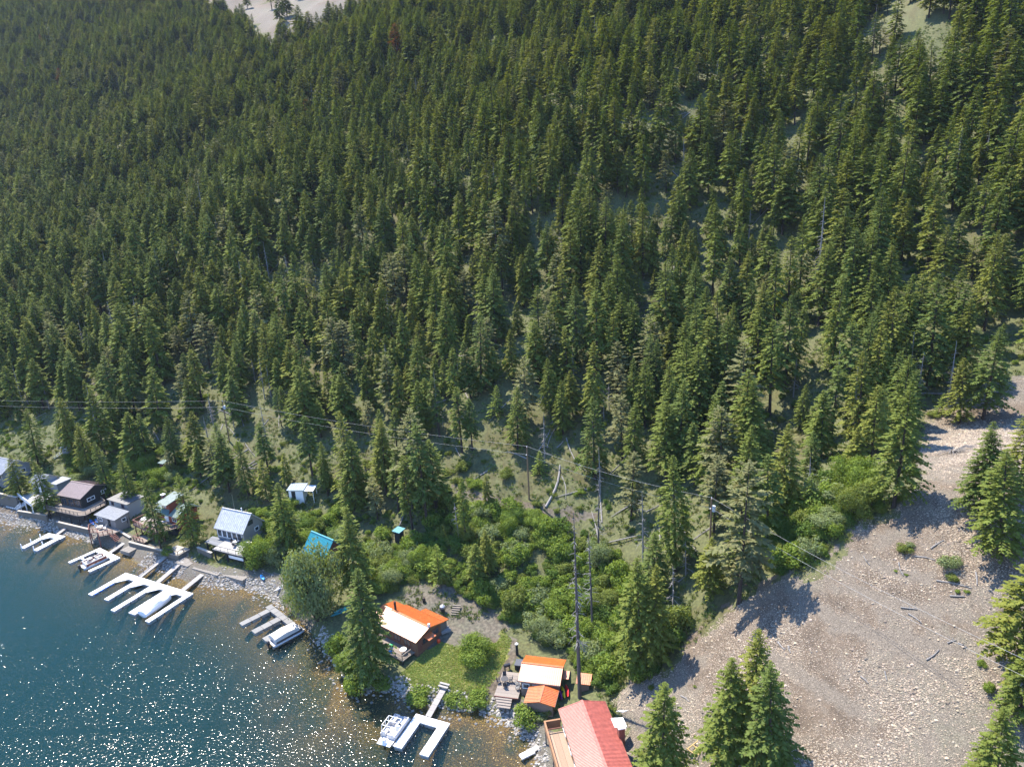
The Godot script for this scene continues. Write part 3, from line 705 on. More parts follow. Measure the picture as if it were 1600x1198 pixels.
	part(o, "rim_beam", S().bar(Vector3(-0.8, -0.22, 7.42), Vector3(8.3, -0.22, 7.52), 0.12, 0.3), dark)
	part(o, "back_wall", S().span(Vector3(-0.6, -3.6, 3.9), Vector3(8.0, -0.14, 4.2)), concrete)
	part(o, "front_panel", S().span(Vector3(3.2, -1.5, 6.9), Vector3(7.6, -0.16, 7.0)), white)
	part(o, "beam", S().bar(Vector3(3.2, -1.65, 6.95), Vector3(8.0, -1.65, 6.95), 0.1, 0.2), dark)
	legs(o, [Vector3(-0.5, -0.14, 7.2), Vector3(3.1, -0.14, 7.25), Vector3(8.0, -0.14, 7.3), Vector3(-5.0, -0.3, 5.1)], dark, 0.26)
	railing(o, [Vector3(-0.7, 0, 7.3), Vector3(8.1, 0, 7.4)], 0.95, dark, 2.2, false, 0.06)
	part(o, "stove_pipe", S().tube([Vector3(2.9, 0, 3.9), Vector3(2.9, 1.7, 3.9)], [0.16, 0.16], 8), dark)

	# teal-roofed cabin under the trees
	o = thing("teal_cabin", "teal ribbed roof cabin half hidden by firs and a willow", "cabin", Vector3(-40.55, 3.4, -130.51), -0.664)
	gable_house(o, 7.14, 3.1, 2.4, 3.6, redwood, painted("teal_metal", Color(0.02, 0.30, 0.36), 0.4), 2.0, 0.34)
	window(o, Vector3(-1.5, 1.1, 2.72), 1.3, 1.2, 0.0, white, glass)
	door(o, Vector3(1.2, 0, 2.72), 0.95, 2.0, 0.0, dark)
	boards(o, "deck_board", [Vector2(-4.6, 2.7), Vector2(3.4, 2.7), Vector2(3.4, 5.0), Vector2(-4.6, 5.0)], -0.05, Vector2(1, 0), 0.8, deckset)
	railing(o, [Vector3(-4.5, 0, 2.8), Vector3(-4.5, 0, 4.9), Vector3(3.3, 0, 4.9)], 0.95, redwood, 1.5)
	legs(o, [Vector3(-4.4, -0.17, 4.8), Vector3(-0.5, -0.17, 4.8), Vector3(3.2, -0.17, 4.8)], redwood)

	# orange-roofed house by the lawn
	var orange := painted("orange_metal", Color(0.60, 0.15, 0.025), 0.4)
	o = thing("lawn_house", "larger orange roofed log house with deck beside the lawn", "house", Vector3(-19.73, 2.6, -105.77), -0.669)
	gable_house(o, 9.28, 3.43, 2.4, 0.95, timber("log_wall", Color(0.24, 0.12, 0.07)), orange, 2.0, 0.3)
	part(o, "rear_roof", slope(Vector3(4.64, 2.2, -4.7), Vector3(-1.0, 2.2, -4.7), Vector3(-1.0, 2.46, -3.4), Vector3(4.64, 2.46, -3.4), 0.3), orange)
	part(o, "rear_wall", S().span(Vector3(-0.7, -1.5, -4.4), Vector3(4.3, 2.1, -2.9)), greywood)
	var ext := part(o, "side_wing", S().span(Vector3(-7.2, -2.0, -3.0), Vector3(-4.3, 2.1, 1.4)), timber("log_wall", Color(0.24, 0.12, 0.07)))
	part(ext, "wing_roof", slope(Vector3(-7.5, 2.2, 1.9), Vector3(-4.66, 2.2, 1.9), Vector3(-4.66, 2.9, -0.6), Vector3(-7.5, 2.9, -0.6), 0.3), orange)
	part(ext, "wing_roof", slope(Vector3(-4.66, 2.2, -3.3), Vector3(-7.5, 2.2, -3.3), Vector3(-7.5, 2.9, -0.6), Vector3(-4.66, 2.9, -0.6), 0.3), orange)
	part(o, "stove_pipe", S().tube([Vector3(-4.0, 3.0, -0.3), Vector3(-4.0, 5.0, -0.3)], [0.2, 0.2], 8), dark)
	part(o, "gable_vent", S().span(Vector3(4.3, 3.3, -0.2), Vector3(4.6, 4.0, 0.2)), white)
	window(o, Vector3(4.3, 1.3, 0.9), 1.5, 1.1, PI / 2.0, redwood, glass)
	window(o, Vector3(4.3, 1.5, -1.4), 1.7, 1.1, PI / 2.0, redwood, glass)
	door(o, Vector3(4.3, 0, 2.3), 0.9, 2.0, PI / 2.0, redwood)
	part(o, "awning", slope(Vector3(5.6, 1.9, 1.3), Vector3(5.6, 1.9, -0.4), Vector3(4.3, 2.2, -0.4), Vector3(4.3, 2.2, 1.3), 0.3), orange)
	for k in 3: window(o, Vector3(-2.8 + 2.4 * k, 1.2, 3.04), 1.5, 1.3, 0.0, redwood, glass)
	boards(o, "deck_board", [Vector2(-5.2, 2.9), Vector2(3.7, 2.9), Vector2(3.7, 5.9), Vector2(-5.2, 5.7)], -0.03, Vector2(1, 0), 0.8, deckset)
	railing(o, [Vector3(-5.1, 0, 3.2), Vector3(-5.1, 0, 5.6), Vector3(3.6, 0, 5.8), Vector3(3.6, 0, 3.8)], 0.95, greywood, 1.6)
	legs(o, [Vector3(-5, -0.15, 5.5), Vector3(-0.8, -0.15, 5.6), Vector3(3.5, -0.15, 5.7), Vector3(3.5, -0.15, 3.2)], dark)

	# smaller orange-roofed cottage with its annex
	o = thing("orange_cottage", "small orange roofed cottage by the plank patio near the red roof", "cottage", Vector3(2.42, 2.3, -92.41), -0.247)
	gable_house(o, 6.56, 2.99, 2.4, 0.96, timber("plank_wall", Color(0.3, 0.22, 0.17)), orange, 1.5, 0.3)
	window(o, Vector3(-2.1, 1.3, 2.62), 1.0, 0.8, 0.0, white, glass)
	window(o, Vector3(-0.6, 1.3, 2.62), 0.9, 0.7, 0.0, white, glass)
	door(o, Vector3(-2.93, 0, 1.0), 0.9, 2.0, -PI / 2.0, greywood)
	part(o, "side_porch_roof", slope(Vector3(3.3, 2.0, 0.9), Vector3(4.2, 2.0, 0.9), Vector3(4.2, 2.3, -0.6), Vector3(3.3, 2.3, -0.6), 0.3), orange)
	o = thing("annex", "orange gabled annex in front of the small cottage behind a bush", "shed", Vector3(1.97, 2.0, -87.48), 1.305)
	gable_house(o, 3.5, 2.33, 2.0, 0.5, timber("plank_wall", Color(0.3, 0.22, 0.17)), orange, 1.5, 0.3)
	o = thing("garden_shed", "tiny orange roofed shed beside the tall dead trunk", "shed", Vector3(8.6, 3.0, -89.8), -0.25)
	shed_house(o, 1.6, 1.5, 1.7, 2.0, timber("plank_wall", Color(0.3, 0.22, 0.17)), orange, 1.0, 0.3)

	# red-roofed house at the bottom of the picture
	o = thing("red_roofed_house", "long salmon red metal roofed house with timber deck at the water", "house", Vector3(8.53, 4.2, -74.52), -1.419)
	var salmon := painted("salmon_metal", Color(0.50, 0.135, 0.10), 0.5)
	salmon.metallic_specular = 0.6
	gable_house(o, 14.6, 3.4, 3.0, 0.8, timber("stained_wall", Color(0.26, 0.16, 0.1)), salmon, 2.6, 0.22)
	for k in 4: window(o, Vector3(-5.4 + 3.2 * k, 1.3, 3.01), 1.8, 1.4, 0.0, white, glass)
	boards(o, "deck_board", [Vector2(-6.4, 3.0), Vector2(7.2, 3.0), Vector2(7.2, 5.3), Vector2(-6.4, 5.3)], 0.0, Vector2(1, 0), 0.8, [timber("new_deck_board", Color(0.400, 0.287, 0.209)), timber("new_deck_board_b", Color(0.365, 0.261, 0.187)), timber("new_deck_board_c", Color(0.435, 0.318, 0.235))])
	var cedar := timber("cedar", Color(0.397, 0.208, 0.104))
	part(o, "parapet", S().span(Vector3(-7.6, -0.3, 5.3), Vector3(7.2, 1.0, 5.42)), cedar)
	part(o, "parapet", S().span(Vector3(-7.6, -0.3, 3.1), Vector3(-7.48, 1.0, 5.3)), cedar)
	part(o, "parapet_cap", S().span(Vector3(-7.65, 1.0, 5.24), Vector3(7.2, 1.06, 5.48)), cedar)
	part(o, "parapet_cap", S().span(Vector3(-7.65, 1.0, 3.1), Vector3(-7.4, 1.06, 5.24)), cedar)
	part(o, "step_rail", S().span(Vector3(-6.5, 0.5, 3.1), Vector3(-6.38, 0.64, 5.28)), redwood)
	legs(o, [Vector3(-7.4, -0.3, 5.3), Vector3(-3, -0.14, 5.2), Vector3(1.5, -0.14, 5.2), Vector3(6, -0.14, 5.2)], greywood)
	var stack := part(o, "chimney", S().span(Vector3(-1.2, 1.0, -4.0), Vector3(-0.3, 4.5, -3.2)), brick)
	part(stack, "chimney_cap", S().span(Vector3(-1.3, 4.5, -4.1), Vector3(-0.2, 4.66, -3.1)), white)
	part(o, "porch_roof", slope(Vector3(-2.2, 2.9, -4.9), Vector3(-3.9, 2.9, -4.9), Vector3(-3.9, 3.15, -3.2), Vector3(-2.2, 3.15, -3.2), 0.0), white)
	door(o, Vector3(-2.9, 0, -3.01), 0.9, 2.0, PI, greywood)

	# sheds on the slope
	o = thing("hill_shed", "white hillside shed with blue grey roof among firs above the houses", "shed", Vector3(-50.9, 9.0, -150.6), -0.1)
	shed_house(o, 3.4, 2.6, 2.3, 2.6, white, painted("blue_grey_metal", Color(0.32, 0.4, 0.47)), 1.8)
	door(o, Vector3(-0.6, 0, 1.31), 0.9, 1.9, 0.0, dark)
	part(o, "lean_to", slope(Vector3(1.9, 2.0, 1.4), Vector3(4.2, 2.0, 1.4), Vector3(4.2, 2.3, -1.0), Vector3(1.9, 2.3, -1.0)), white)
	legs(o, [Vector3(4.1, 1.98, 1.3), Vector3(4.1, 2.2, -0.9)], white, 0.1)
	o = thing("hill_shed", "pale grey shed with long white stair rail at upper left", "shed", Vector3(-127.8, 7.6, -190.3), -0.5)
	shed_house(o, 2.6, 2.2, 2.0, 2.2, mat("grey_siding", Color(0.216, 0.228, 0.240), 0.7), white, 1.5, 0.0)
	part(o, "stair_rail", S().bar(Vector3(-1.2, 0.3, 1.4), Vector3(-4.5, -2.2, 3.6), 0.5, 0.1), white)
	railing(o, [Vector3(-1.3, 0.3, 1.0), Vector3(-4.2, -2.2, 3.0)], 0.8, white, 1.0, false)
	o = thing("hill_shed", "narrow brown outhouse with teal lid roof above the red cabin", "shed", Vector3(-93.4, 7.4, -174.9), -0.5)
	shed_house(o, 1.5, 1.4, 2.1, 2.3, redwood, teal_dark, 1.0)
	o = thing("hill_shed", "dark outhouse with bright teal roof among bushes", "shed", Vector3(-24.7, 7.9, -130.0), -0.6)
	shed_house(o, 1.4, 1.3, 2.1, 2.3, dark, painted("teal_metal", Color(0.02, 0.30, 0.36), 0.4), 1.2)

# ---------------------------------------------------------------- walls, docks and boats
func build_walls_and_docks() -> void:
	var block := mat("block_wall", Color(0.180, 0.162, 0.132), 0.9, 0.0, grain(35, 0.03, 0.65, 1.0, 512, false, 6), 2.0)
	var names := ["low tan block wall below the black house", "tan retaining wall below the high red deck", "tan retaining wall below the white railed terrace", "tall tan wall at the left edge", "low wall beside the red terrace steps", "tan garden wall left of the boathouse"]
	for k in WALLS.size():
		var w: Array = WALLS[k]
		var a := Vector3(w[0], 0, w[1])
		var b := Vector3(w[2], 0, w[3])
		var d := (b - a).normalized()
		var o := thing("retaining_wall", names[k], "wall", a, atan2(-d.z, d.x))
		var l := (b - a).length()
		var n := maxi(1, int(l / 1.8))
		var rows := maxi(1, int((w[5] - w[4]) / 0.7))
		for r in rows:
			for i in n:
				var y0 := lerpf(w[4], w[5], float(r) / rows)
				var y1 := lerpf(w[4], w[5], float(r + 1) / rows)
				var off := 0.01 * ((i * 3 + r * 5) % 4)
				part(o, "block", S().span(Vector3(l * i / n + 0.012, y0 + 0.012, -0.2 + off), Vector3(l * (i + 1) / n - 0.012, y1, 0.2 + off)), block)
		part(o, "coping", S().span(Vector3(-0.05, w[5], -0.25), Vector3(l + 0.05, w[5] + 0.1, 0.27)), mat("coping", Color(0.328, 0.296, 0.250), 0.9))
	var concrete: Material = mats["concrete"]
	for p in [[-72.5, 1.75, -136.2, 4.2, 2.4, "pale concrete landing at the middle gangway head"], [-66.0, 1.62, -133.2, 7.5, 3.0, "pale concrete patio in front of the boathouse"], [-59.5, 1.5, -130.2, 6.0, 2.2, "concrete apron right of the boathouse posts"], [-88.6, 1.35, -143.9, 3.0, 2.4, "concrete landing under the left retaining wall"]]:
		var o := thing("concrete_pad", p[5], "slab", Vector3(p[0], p[1], p[2]), -0.47)
		for k in 3: part(o, "slab", S().span(Vector3(-p[3] / 2.0 + p[3] * k / 3.0, -0.9, -p[4] / 2.0), Vector3(-p[3] / 2.0 + p[3] * (k + 1) / 3.0 - 0.03, 0.0 - 0.01 * k, p[4] / 2.0)), concrete)
	var o2 := thing("raised_platform", "raised tan block platform with dark railing beside the beach", "platform", Vector3(-75.6, 2.3, -139.6), -0.47)
	for k in 3: part(o2, "block", S().span(Vector3(-2.1 + 1.4 * k, -1.6, -1.5), Vector3(-0.72 + 1.4 * k, 0.3, 1.5)), block)
	part(o2, "top", S().span(Vector3(-2.2, 0.3, -1.6), Vector3(2.2, 0.42, 1.6)), mat("coping", Color(0.328, 0.296, 0.250), 0.9))
	railing(o2, [Vector3(-2.1, 0.42, 1.5), Vector3(2.1, 0.42, 1.5), Vector3(2.1, 0.42, -1.5)], 0.9, mats["dark_stain"], 1.4, false)

	dock("floating_dock", "white two finger floating dock with white posts, farthest left", Vector3(-116.84, 0, -148.95), -0.364, [[0, 0, 1.3, 5.6], [4.1, 0, 1.45, 5.6], [0, 5.6, 5.8, 1.5]], [[0.1, 0.2], [0.1, 2.6], [0.1, 5.0], [4.2, 0.2], [4.2, 2.4], [4.2, 5.2]], true, [[1.32, 5.59, 1.2, 1.3]])
	gangway("short white gangway from the farthest left dock to the stone bank", Vector3(-116.84, 0, -148.95), -0.364, 3.0, 7.1, 10.0, 0.9, 0.4, 0.9, false)
	dock("floating_dock", "white dock enclosing the open pontoon boat", Vector3(-101.17, 0, -141.14), -0.606, [[0, 0, 0.95, 5.6], [8.0, 0.4, 0.95, 5.2], [0, 5.6, 8.95, 1.5], [0.95, 2.2, 2.4, 0.5]], [], true)
	gangway("grey gangway from the pontoon boat dock to the beach", Vector3(-101.17, 0, -141.14), -0.606, 4.6, 7.1, 11.6, 1.1, 0.4, 1.35, false)
	dock("floating_dock", "large white dock with five long fingers", Vector3(-89.17, 0, -127.67), -0.471, [[0, 0, 1.3, 7.0], [4.9, 0.1, 1.3, 6.9], [9.8, -1.9, 1.2, 8.9], [14.0, -1.1, 1.9, 8.1], [19.6, -1.7, 1.2, 8.7], [0, 7.0, 20.8, 1.6]], [], true, [[1.32, 6.99, 1.7, 2.0], [6.22, 6.99, 1.7, 2.0], [11.02, 6.99, 1.7, 2.0], [15.92, 6.99, 1.7, 1.6]])
	for k in 4: part(get_node("floating_dock_002"), "fender", S().tube([Vector3(1.36, 0.3, -0.6 - 1.15 * k), Vector3(1.36, 0.3, -1.25 - 1.15 * k)], [0.12, 0.12], 8), mat("fender_blue", Color(0.02, 0.16, 0.6), 0.4))
	gangway("grey railed gangway, left of three from the large white dock", Vector3(-89.17, 0, -127.67), -0.471, 4.6, 8.6, 16.6, 1.2, 0.4, 1.8, true)
	gangway("plain middle gangway of three from the large white dock", Vector3(-89.17, 0, -127.67), -0.471, 10.2, 8.6, 15.0, 1.2, 0.4, 1.7, false)
	gangway("longest right hand gangway from the large white dock", Vector3(-89.17, 0, -127.67), -0.471, 17.8, 8.6, 17.4, 1.2, 0.4, 1.6, false)
	dock("floating_dock", "light grey three finger dock beside the willow", Vector3(-53.68, 0, -115.01), -0.772, [[0, 0, 1.35, 5.75], [4.0, 0.4, 1.5, 5.35], [7.7, 0.6, 1.5, 5.15], [-0.8, 5.75, 10.0, 1.3]], [], false)
	dock("floating_dock", "white u shaped dock below the lawn", Vector3(-20.05, 0, -83.24), -0.413, [[0, 0, 1.5, 5.3], [4.4, 0, 1.5, 5.3], [0, 5.3, 5.9, 1.45]], [], true)
	gangway("narrow pale gangway from the u shaped dock to the lawn", Vector3(-20.05, 0, -83.24), -0.413, 2.1, 6.75, 12.2, 0.95, 0.4, 1.35, false)

	pontoon_boat("open pontoon boat with dark red fence moored inside the white dock", Vector3(-101.17, 0, -141.14), -0.606, 5.5, 0.4, 5.6, 0)
	pontoon_boat("pontoon boat under a cream cover beside the grey dock", Vector3(-53.68, 0, -115.01), -0.772, 10.6, 0.8, 6.4, 1)
	pontoon_boat("white pontoon boat with bare canopy frame beside the u shaped dock", Vector3(-20.05, 0, -83.24), -0.413, -1.35, 0.3, 5.3, 2)
	covered_boat()

func dock(called: String, label: String, at: Vector3, turn: float, rects: Array, posts: Array, pale: bool, gussets := []) -> void:   # rects: across, along, width, length
	var o := thing(called, label, "dock", at, turn, "floating docks")
	var tops := [mat("dock_white_a", Color(0.74, 0.73, 0.71), 0.7, 0.0, grain(36, 0.03, 0.86, 1.0, 256), 2.0), mat("dock_white_b", Color(0.69, 0.68, 0.66), 0.7, 0.0, grain(36, 0.03, 0.86, 1.0, 256), 2.0)] if pale else [mat("dock_grey_a", Color(0.198, 0.198, 0.195), 0.75, 0.0, grain(36, 0.03, 0.86, 1.0, 256), 2.0), mat("dock_grey_b", Color(0.182, 0.182, 0.179), 0.75, 0.0, grain(36, 0.03, 0.86, 1.0, 256), 2.0)]
	var tub := mat("float_plastic", Color(0.3, 0.3, 0.29), 0.6)
	var k := 0
	for r in rects:
		var wide: bool = r[2] > r[3]
		var n := maxi(1, int((r[2] if wide else r[3]) / 1.75 + 0.5))
		for i in n:
			var x0: float = r[0] + (r[2] * i / n if wide else 0.0)
			var x1: float = r[0] + (r[2] * (i + 1) / n if wide else r[2])
			var z0: float = r[1] + (0.0 if wide else r[3] * i / n)
			var z1: float = r[1] + (r[3] if wide else r[3] * (i + 1) / n)
			var g := 0.02
			var y := 0.42 - 0.012 * ((k * 5) % 3)
			var s := S()
			var lo := Vector3(x0 + g, y - 0.16, -z1 + g)
			var hi := Vector3(x1 - g, y, -z0 - g)
			var c := 0.03
			s.span(lo, Vector3(hi.x, hi.y - c, hi.z))
			s.hexa([Vector3(lo.x, hi.y - c, hi.z), Vector3(hi.x, hi.y - c, hi.z), Vector3(hi.x, hi.y - c, lo.z), Vector3(lo.x, hi.y - c, lo.z), Vector3(lo.x + c, hi.y, hi.z - c), Vector3(hi.x - c, hi.y, hi.z - c), Vector3(hi.x - c, hi.y, lo.z + c), Vector3(lo.x + c, hi.y, lo.z + c)])
			var d := part(o, "deck_section", s, tops[k % tops.size()])
			part(d, "float", S().span(Vector3(x0 + 0.1, -0.35, -z1 + 0.12), Vector3(x1 - 0.1, y - 0.165, -z0 - 0.12)), tub)
			k += 1
	for p in gussets: part(o, "gusset", slab([Vector2(p[0], -p[1]), Vector2(p[0] + p[2], -p[1]), Vector2(p[0], -p[1] + p[3])], 0.4, 0.16), tops[0])
	for p in posts: part(o, "mooring_post", S().tube([Vector3(p[0], -0.6, -p[1]), Vector3(p[0], 1.25, -p[1])], [0.12, 0.11], 8), mat("white_paint", Color(0.76, 0.76, 0.75), 0.55))

func gangway(label: String, at: Vector3, turn: float, across: float, from: float, to: float, wide: float, y0: float, y1: float, rails: bool) -> void:
	var o := thing("gangway", label, "gangway", at, turn, "gangways to the docks")
	var tops := [timber("gangway_board_a", Color(0.388, 0.364, 0.333)), timber("gangway_board_b", Color(0.349, 0.326, 0.302))]
	var n := int((to - from) / 1.2 + 0.5)
	for k in n:
		var a := Vector3(across, lerpf(y0, y1, float(k) / n) + 0.06, -lerpf(from, to, float(k) / n))
		var b := Vector3(across, lerpf(y0, y1, float(k + 1) / n) + 0.06, -lerpf(from, to, float(k + 1) / n) + 0.03)
		part(o, "board", S().bar(a, b, wide, 0.08), tops[k % 2])
	for s in [-1, 1]:
		part(o, "stringer", S().bar(Vector3(across + s * (wide / 2.0 - 0.05), y0 - 0.08, -from), Vector3(across + s * (wide / 2.0 - 0.05), y1 - 0.08, -to), 0.08, 0.18), timber("weathered_timber", Color(0.210, 0.182, 0.154)))
	if rails: railing(o, [Vector3(across - wide / 2.0, y0 + 0.1, -from), Vector3(across - wide / 2.0, y0 + 0.5, -lerpf(from, to, 0.5))], 0.9, mats["weathered_timber"], 1.2, false)

func pontoon_boat(label: String, at: Vector3, turn: float, across: float, stern: float, L: float, kind: int) -> void:
	var o := thing("pontoon_boat", label, "boat", at + Basis(Vector3.UP, turn) * Vector3(across, 0, -stern), turn, "pontoon boats")
	var alu := mat("aluminium", Color(0.62, 0.62, 0.62), 0.35, 0.9)
	var white: Material = mats["white_paint"]
	var vinyl := mat("cream_vinyl", Color(0.62, 0.58, 0.52), 0.5)
	var fence := [mat("maroon_panel", Color(0.2, 0.05, 0.04), 0.4), mat("navy_panel", Color(0.05, 0.06, 0.075), 0.3), mat("silver_panel", Color(0.55, 0.55, 0.56), 0.4)][kind] as Material
	var w := 1.2
	for s in [-1, 1]:
		part(o, "pontoon", S().tube([Vector3(s * 0.85, 0.1, 0.1), Vector3(s * 0.85, 0.1, -L + 1.0), Vector3(s * 0.85, 0.18, -L + 0.4), Vector3(s * 0.85, 0.34, -L + 0.02)], [0.32, 0.32, 0.24, 0.05], 10), alu)
	part(o, "deck", S().span(Vector3(-w, 0.44, -L + 0.2), Vector3(w, 0.54, 0.1)), mat("boat_carpet", Color(0.42, 0.4, 0.38), 0.9))
	for s in [-1, 1]:
		part(o, "fence_panel", S().span(Vector3(s * (w - 0.04) - 0.03, 0.6, -L + 0.7), Vector3(s * (w - 0.04) + 0.03, 1.15, -0.5)), fence)
		part(o, "fence_rail", S().bar(Vector3(s * (w - 0.04), 1.2, -L + 0.65), Vector3(s * (w - 0.04), 1.2, -0.45), 0.07), alu)
	part(o, "bow_panel", S().span(Vector3(-w + 0.1, 0.6, -L + 0.66), Vector3(-0.35, 1.15, -L + 0.72)), fence)
	part(o, "bow_panel", S().span(Vector3(0.35, 0.6, -L + 0.66), Vector3(w - 0.1, 1.15, -L + 0.72)), fence)
	for p in [[-0.85, -1.3, 0.55, 1.2], [-0.85, -L + 1.6, 0.55, 1.5], [0.85, -L + 1.6, 0.55, 1.5], [0.5, -0.8, 1.1, 0.5]]:
		var seat := part(o, "seat", S().span(Vector3(p[0] - p[2] / 2.0, 0.55, p[1] - p[3] / 2.0), Vector3(p[0] + p[2] / 2.0, 0.95, p[1] + p[3] / 2.0)), vinyl)
		part(seat, "seat_back", S().span(Vector3(p[0] - p[2] / 2.0, 0.95, p[1] + p[3] / 2.0 - 0.14), Vector3(p[0] + p[2] / 2.0, 1.3, p[1] + p[3] / 2.0)), vinyl)
	var con := part(o, "console", S().hexa_at(Vector3(0.6, 0.55, -2.6), Vector3(0.8, 0.75, 0.6), 0.7), white)
	part(con, "windscreen", S().box(Vector3(0.6, 1.42, -2.75), Vector3(0.7, 0.3, 0.03), Basis(Vector3.RIGHT, -0.4)), mat("window_glass", Color(0.03, 0.045, 0.06), 0.06))
	var motor := part(o, "outboard_motor", S().hexa_at(Vector3(0, 0.5, 0.42), Vector3(0.42, 0.75, 0.6), 0.75), mat("motor_black", Color(0.03, 0.03, 0.035), 0.3) if kind < 2 else white)
	part(motor, "shaft", S().span(Vector3(-0.09, -0.5, 0.34), Vector3(0.09, 0.5, 0.55)), mat("motor_black", Color(0.03, 0.03, 0.035), 0.3))
	if kind == 1:
		var s := S()
		var p := []
		for k in 9:
			var z := -0.35 - (L - 1.6) * k / 8.0
			var crown := 2.0 - 0.25 * absf(k / 4.0 - 1.0)
			p.append([Vector3(-w - 0.05, 1.05, z), Vector3(-w + 0.12, crown - 0.22, z), Vector3(-0.4, crown + 0.05, z), Vector3(0.4, crown + 0.05, z), Vector3(w - 0.12, crown - 0.22, z), Vector3(w + 0.05, 1.05, z)])
		for k in 8:
			for i in 5: s.quad(p[k][i], p[k][i + 1], p[k + 1][i + 1], p[k + 1][i])
		for k in [0, 8]:
			for i in range(1, 5): s.tri(p[k][0], p[k][i], p[k][i + 1])
		part(o, "cover", s, mat("cover_cloth", Color(0.495, 0.473, 0.435), 0.85))
	else:
		var f := S()
		for z in ([-1.2, -3.0] if kind == 0 else [-0.7, -1.7, -2.6]):
			f.bar(Vector3(-w + 0.05, 1.2, z), Vector3(-w + 0.1, 2.3, z - 0.3), 0.06).bar(Vector3(w - 0.05, 1.2, z), Vector3(w - 0.1, 2.3, z - 0.3), 0.06).bar(Vector3(-w + 0.1, 2.3, z - 0.3), Vector3(w - 0.1, 2.3, z - 0.3), 0.06)
		if kind == 2:
			for x in [-1.1, 1.1]: f.bar(Vector3(x, 2.3, -1.0), Vector3(x, 2.3, -2.9), 0.06)
			part(o, "canopy_frame", f, white)
			part(o, "swim_platform", S().span(Vector3(-1.1, 0.42, 0.1), Vector3(1.1, 0.5, 0.75)), white)
		else:
			part(o, "canopy", S().span(Vector3(-1.1, 1.3, -2.6), Vector3(-0.2, 1.42, -1.6)), vinyl)

func covered_boat() -> void:
	var o := thing("covered_boat", "runabout wrapped in a crumpled white cover in the large dock", "boat", Vector3(-89.17, 0, -127.67) + Basis(Vector3.UP, -0.471) * Vector3(17.55, 0, 0.6), -0.471)
	var hull := S()
	var rings := []
	var L := 6.4
	for k in 9:
		var t := k / 8.0
		var w := 1.15 * (1.0 - pow(t, 3.0) * 0.85)
		var z := -L * t
		rings.append([Vector3(-w, 0.75 + 0.25 * t, z), Vector3(-w * 0.85, 0.1, z), Vector3(0, -0.2 + 0.3 * t * t, z), Vector3(w * 0.85, 0.1, z), Vector3(w, 0.75 + 0.25 * t, z)])
	for k in 8:
		for i in 4: hull.quad(rings[k][i + 1], rings[k][i], rings[k + 1][i], rings[k + 1][i + 1])
	for i in range(1, 4): hull.tri(rings[0][0], rings[0][i], rings[0][i + 1])
	part(o, "hull", hull, mat("white_gelcoat", Color(0.6, 0.6, 0.6), 0.25))
	var cov := S()
	var r := RandomNumberGenerator.new()
	r.seed = 5
	var g := []
	for k in 15:
		var t := k / 14.0
		var w := 1.25 * (1.0 - pow(t, 3.0) * 0.8)
		var top := 1.25 + 0.75 * exp(-pow((t - 0.45) * 4.0, 2.0)) - 0.2 * t
		var row := []
		for i in 9:
			var a := PI * i / 8.0
			row.append(Vector3(-cos(a) * w, 0.5 + 0.2 * t + (top - 0.5) * pow(sin(a), 0.7) + r.randf_range(-0.07, 0.07), -L * t * 1.02 + 0.1 + r.randf_range(-0.06, 0.06)))
		g.append(row)
	for k in 14:
		for i in 8: cov.quad(g[k][i], g[k][i + 1], g[k + 1][i + 1], g[k + 1][i])
	for i in range(1, 8): cov.tri(g[0][0], g[0][i + 1], g[0][i])
	part(o, "cover", cov, mat("white_cover", Color(0.7, 0.7, 0.7), 0.7))

# ---------------------------------------------------------------- power line
func build_poles() -> void:
	var labels := ["", "weathered utility pole among firs above the lakeside cabins", "tan utility pole standing alone in the grassy clearing", "utility pole with grey transformer beside the grey pine", ""]
	var wood := timber("pole_wood", Color(0.27, 0.17, 0.09))
	var wire := mat("wire", Color(0.34, 0.34, 0.33), 0.8)
	var tops := []
	for k in POLES.size():
		var p: Array = POLES[k]
		var g := on_ground(p[0], p[1])
		var h: float = p[2]
		tops.append(g + Vector3(0, h, 0))
		if k == 0 or k == 4: continue
		var o := thing("utility_pole", labels[k], "pole", g, 0.0, "poles of the power line")
		part(o, "pole", S().tube([Vector3(0, -0.5, 0), Vector3(0, h * 0.5, 0), Vector3(0, h + 0.2, 0)], [0.19, 0.16, 0.13], 9), wood)
		part(o, "insulator", S().tube([Vector3(0, h + 0.2, 0), Vector3(0, h + 0.45, 0)], [0.07, 0.05], 7), mat("white_paint", Color(0.76, 0.76, 0.75), 0.55))
		part(o, "insulator", S().tube([Vector3(-0.1, h - 1.4, 0.1), Vector3(-0.3, h - 1.4, 0.2)], [0.07, 0.05], 7), mat("white_paint", Color(0.76, 0.76, 0.75), 0.55))
		if k != 2:
			part(o, "transformer", S().tube([Vector3(0.35, h - 1.9, 0.1), Vector3(0.35, h - 1.0, 0.1)], [0.28, 0.28], 10), mat("transformer_grey", Color(0.45, 0.48, 0.5), 0.5))
	for k in POLES.size() - 1:
		for low in 2:
			var a: Vector3 = tops[k] + Vector3(0, 0.4 if low == 0 else -1.4, 0)
			var b: Vector3 = tops[k + 1] + Vector3(0, 0.4 if low == 0 else -1.4, 0)
			var pts := []
			var rad := []
			for i in 17:
				var t := i / 16.0
				pts.append(a.lerp(b, t) - Vector3(0, 4.0 * t * (1.0 - t) * 0.9, 0))
				rad.append(0.016)
			var span: String = ["left of the pole above the cabins", "between the pole above the cabins and the clearing pole", "between the clearing pole and the transformer pole", "running over the scree to the right edge"][k]
			var o := part(self, numbered("power_line"), S().tube(pts, rad, 5, false), wire)
			tag(o, ("upper" if low == 0 else "lower") + " grey power line " + span, "cable", "power lines")

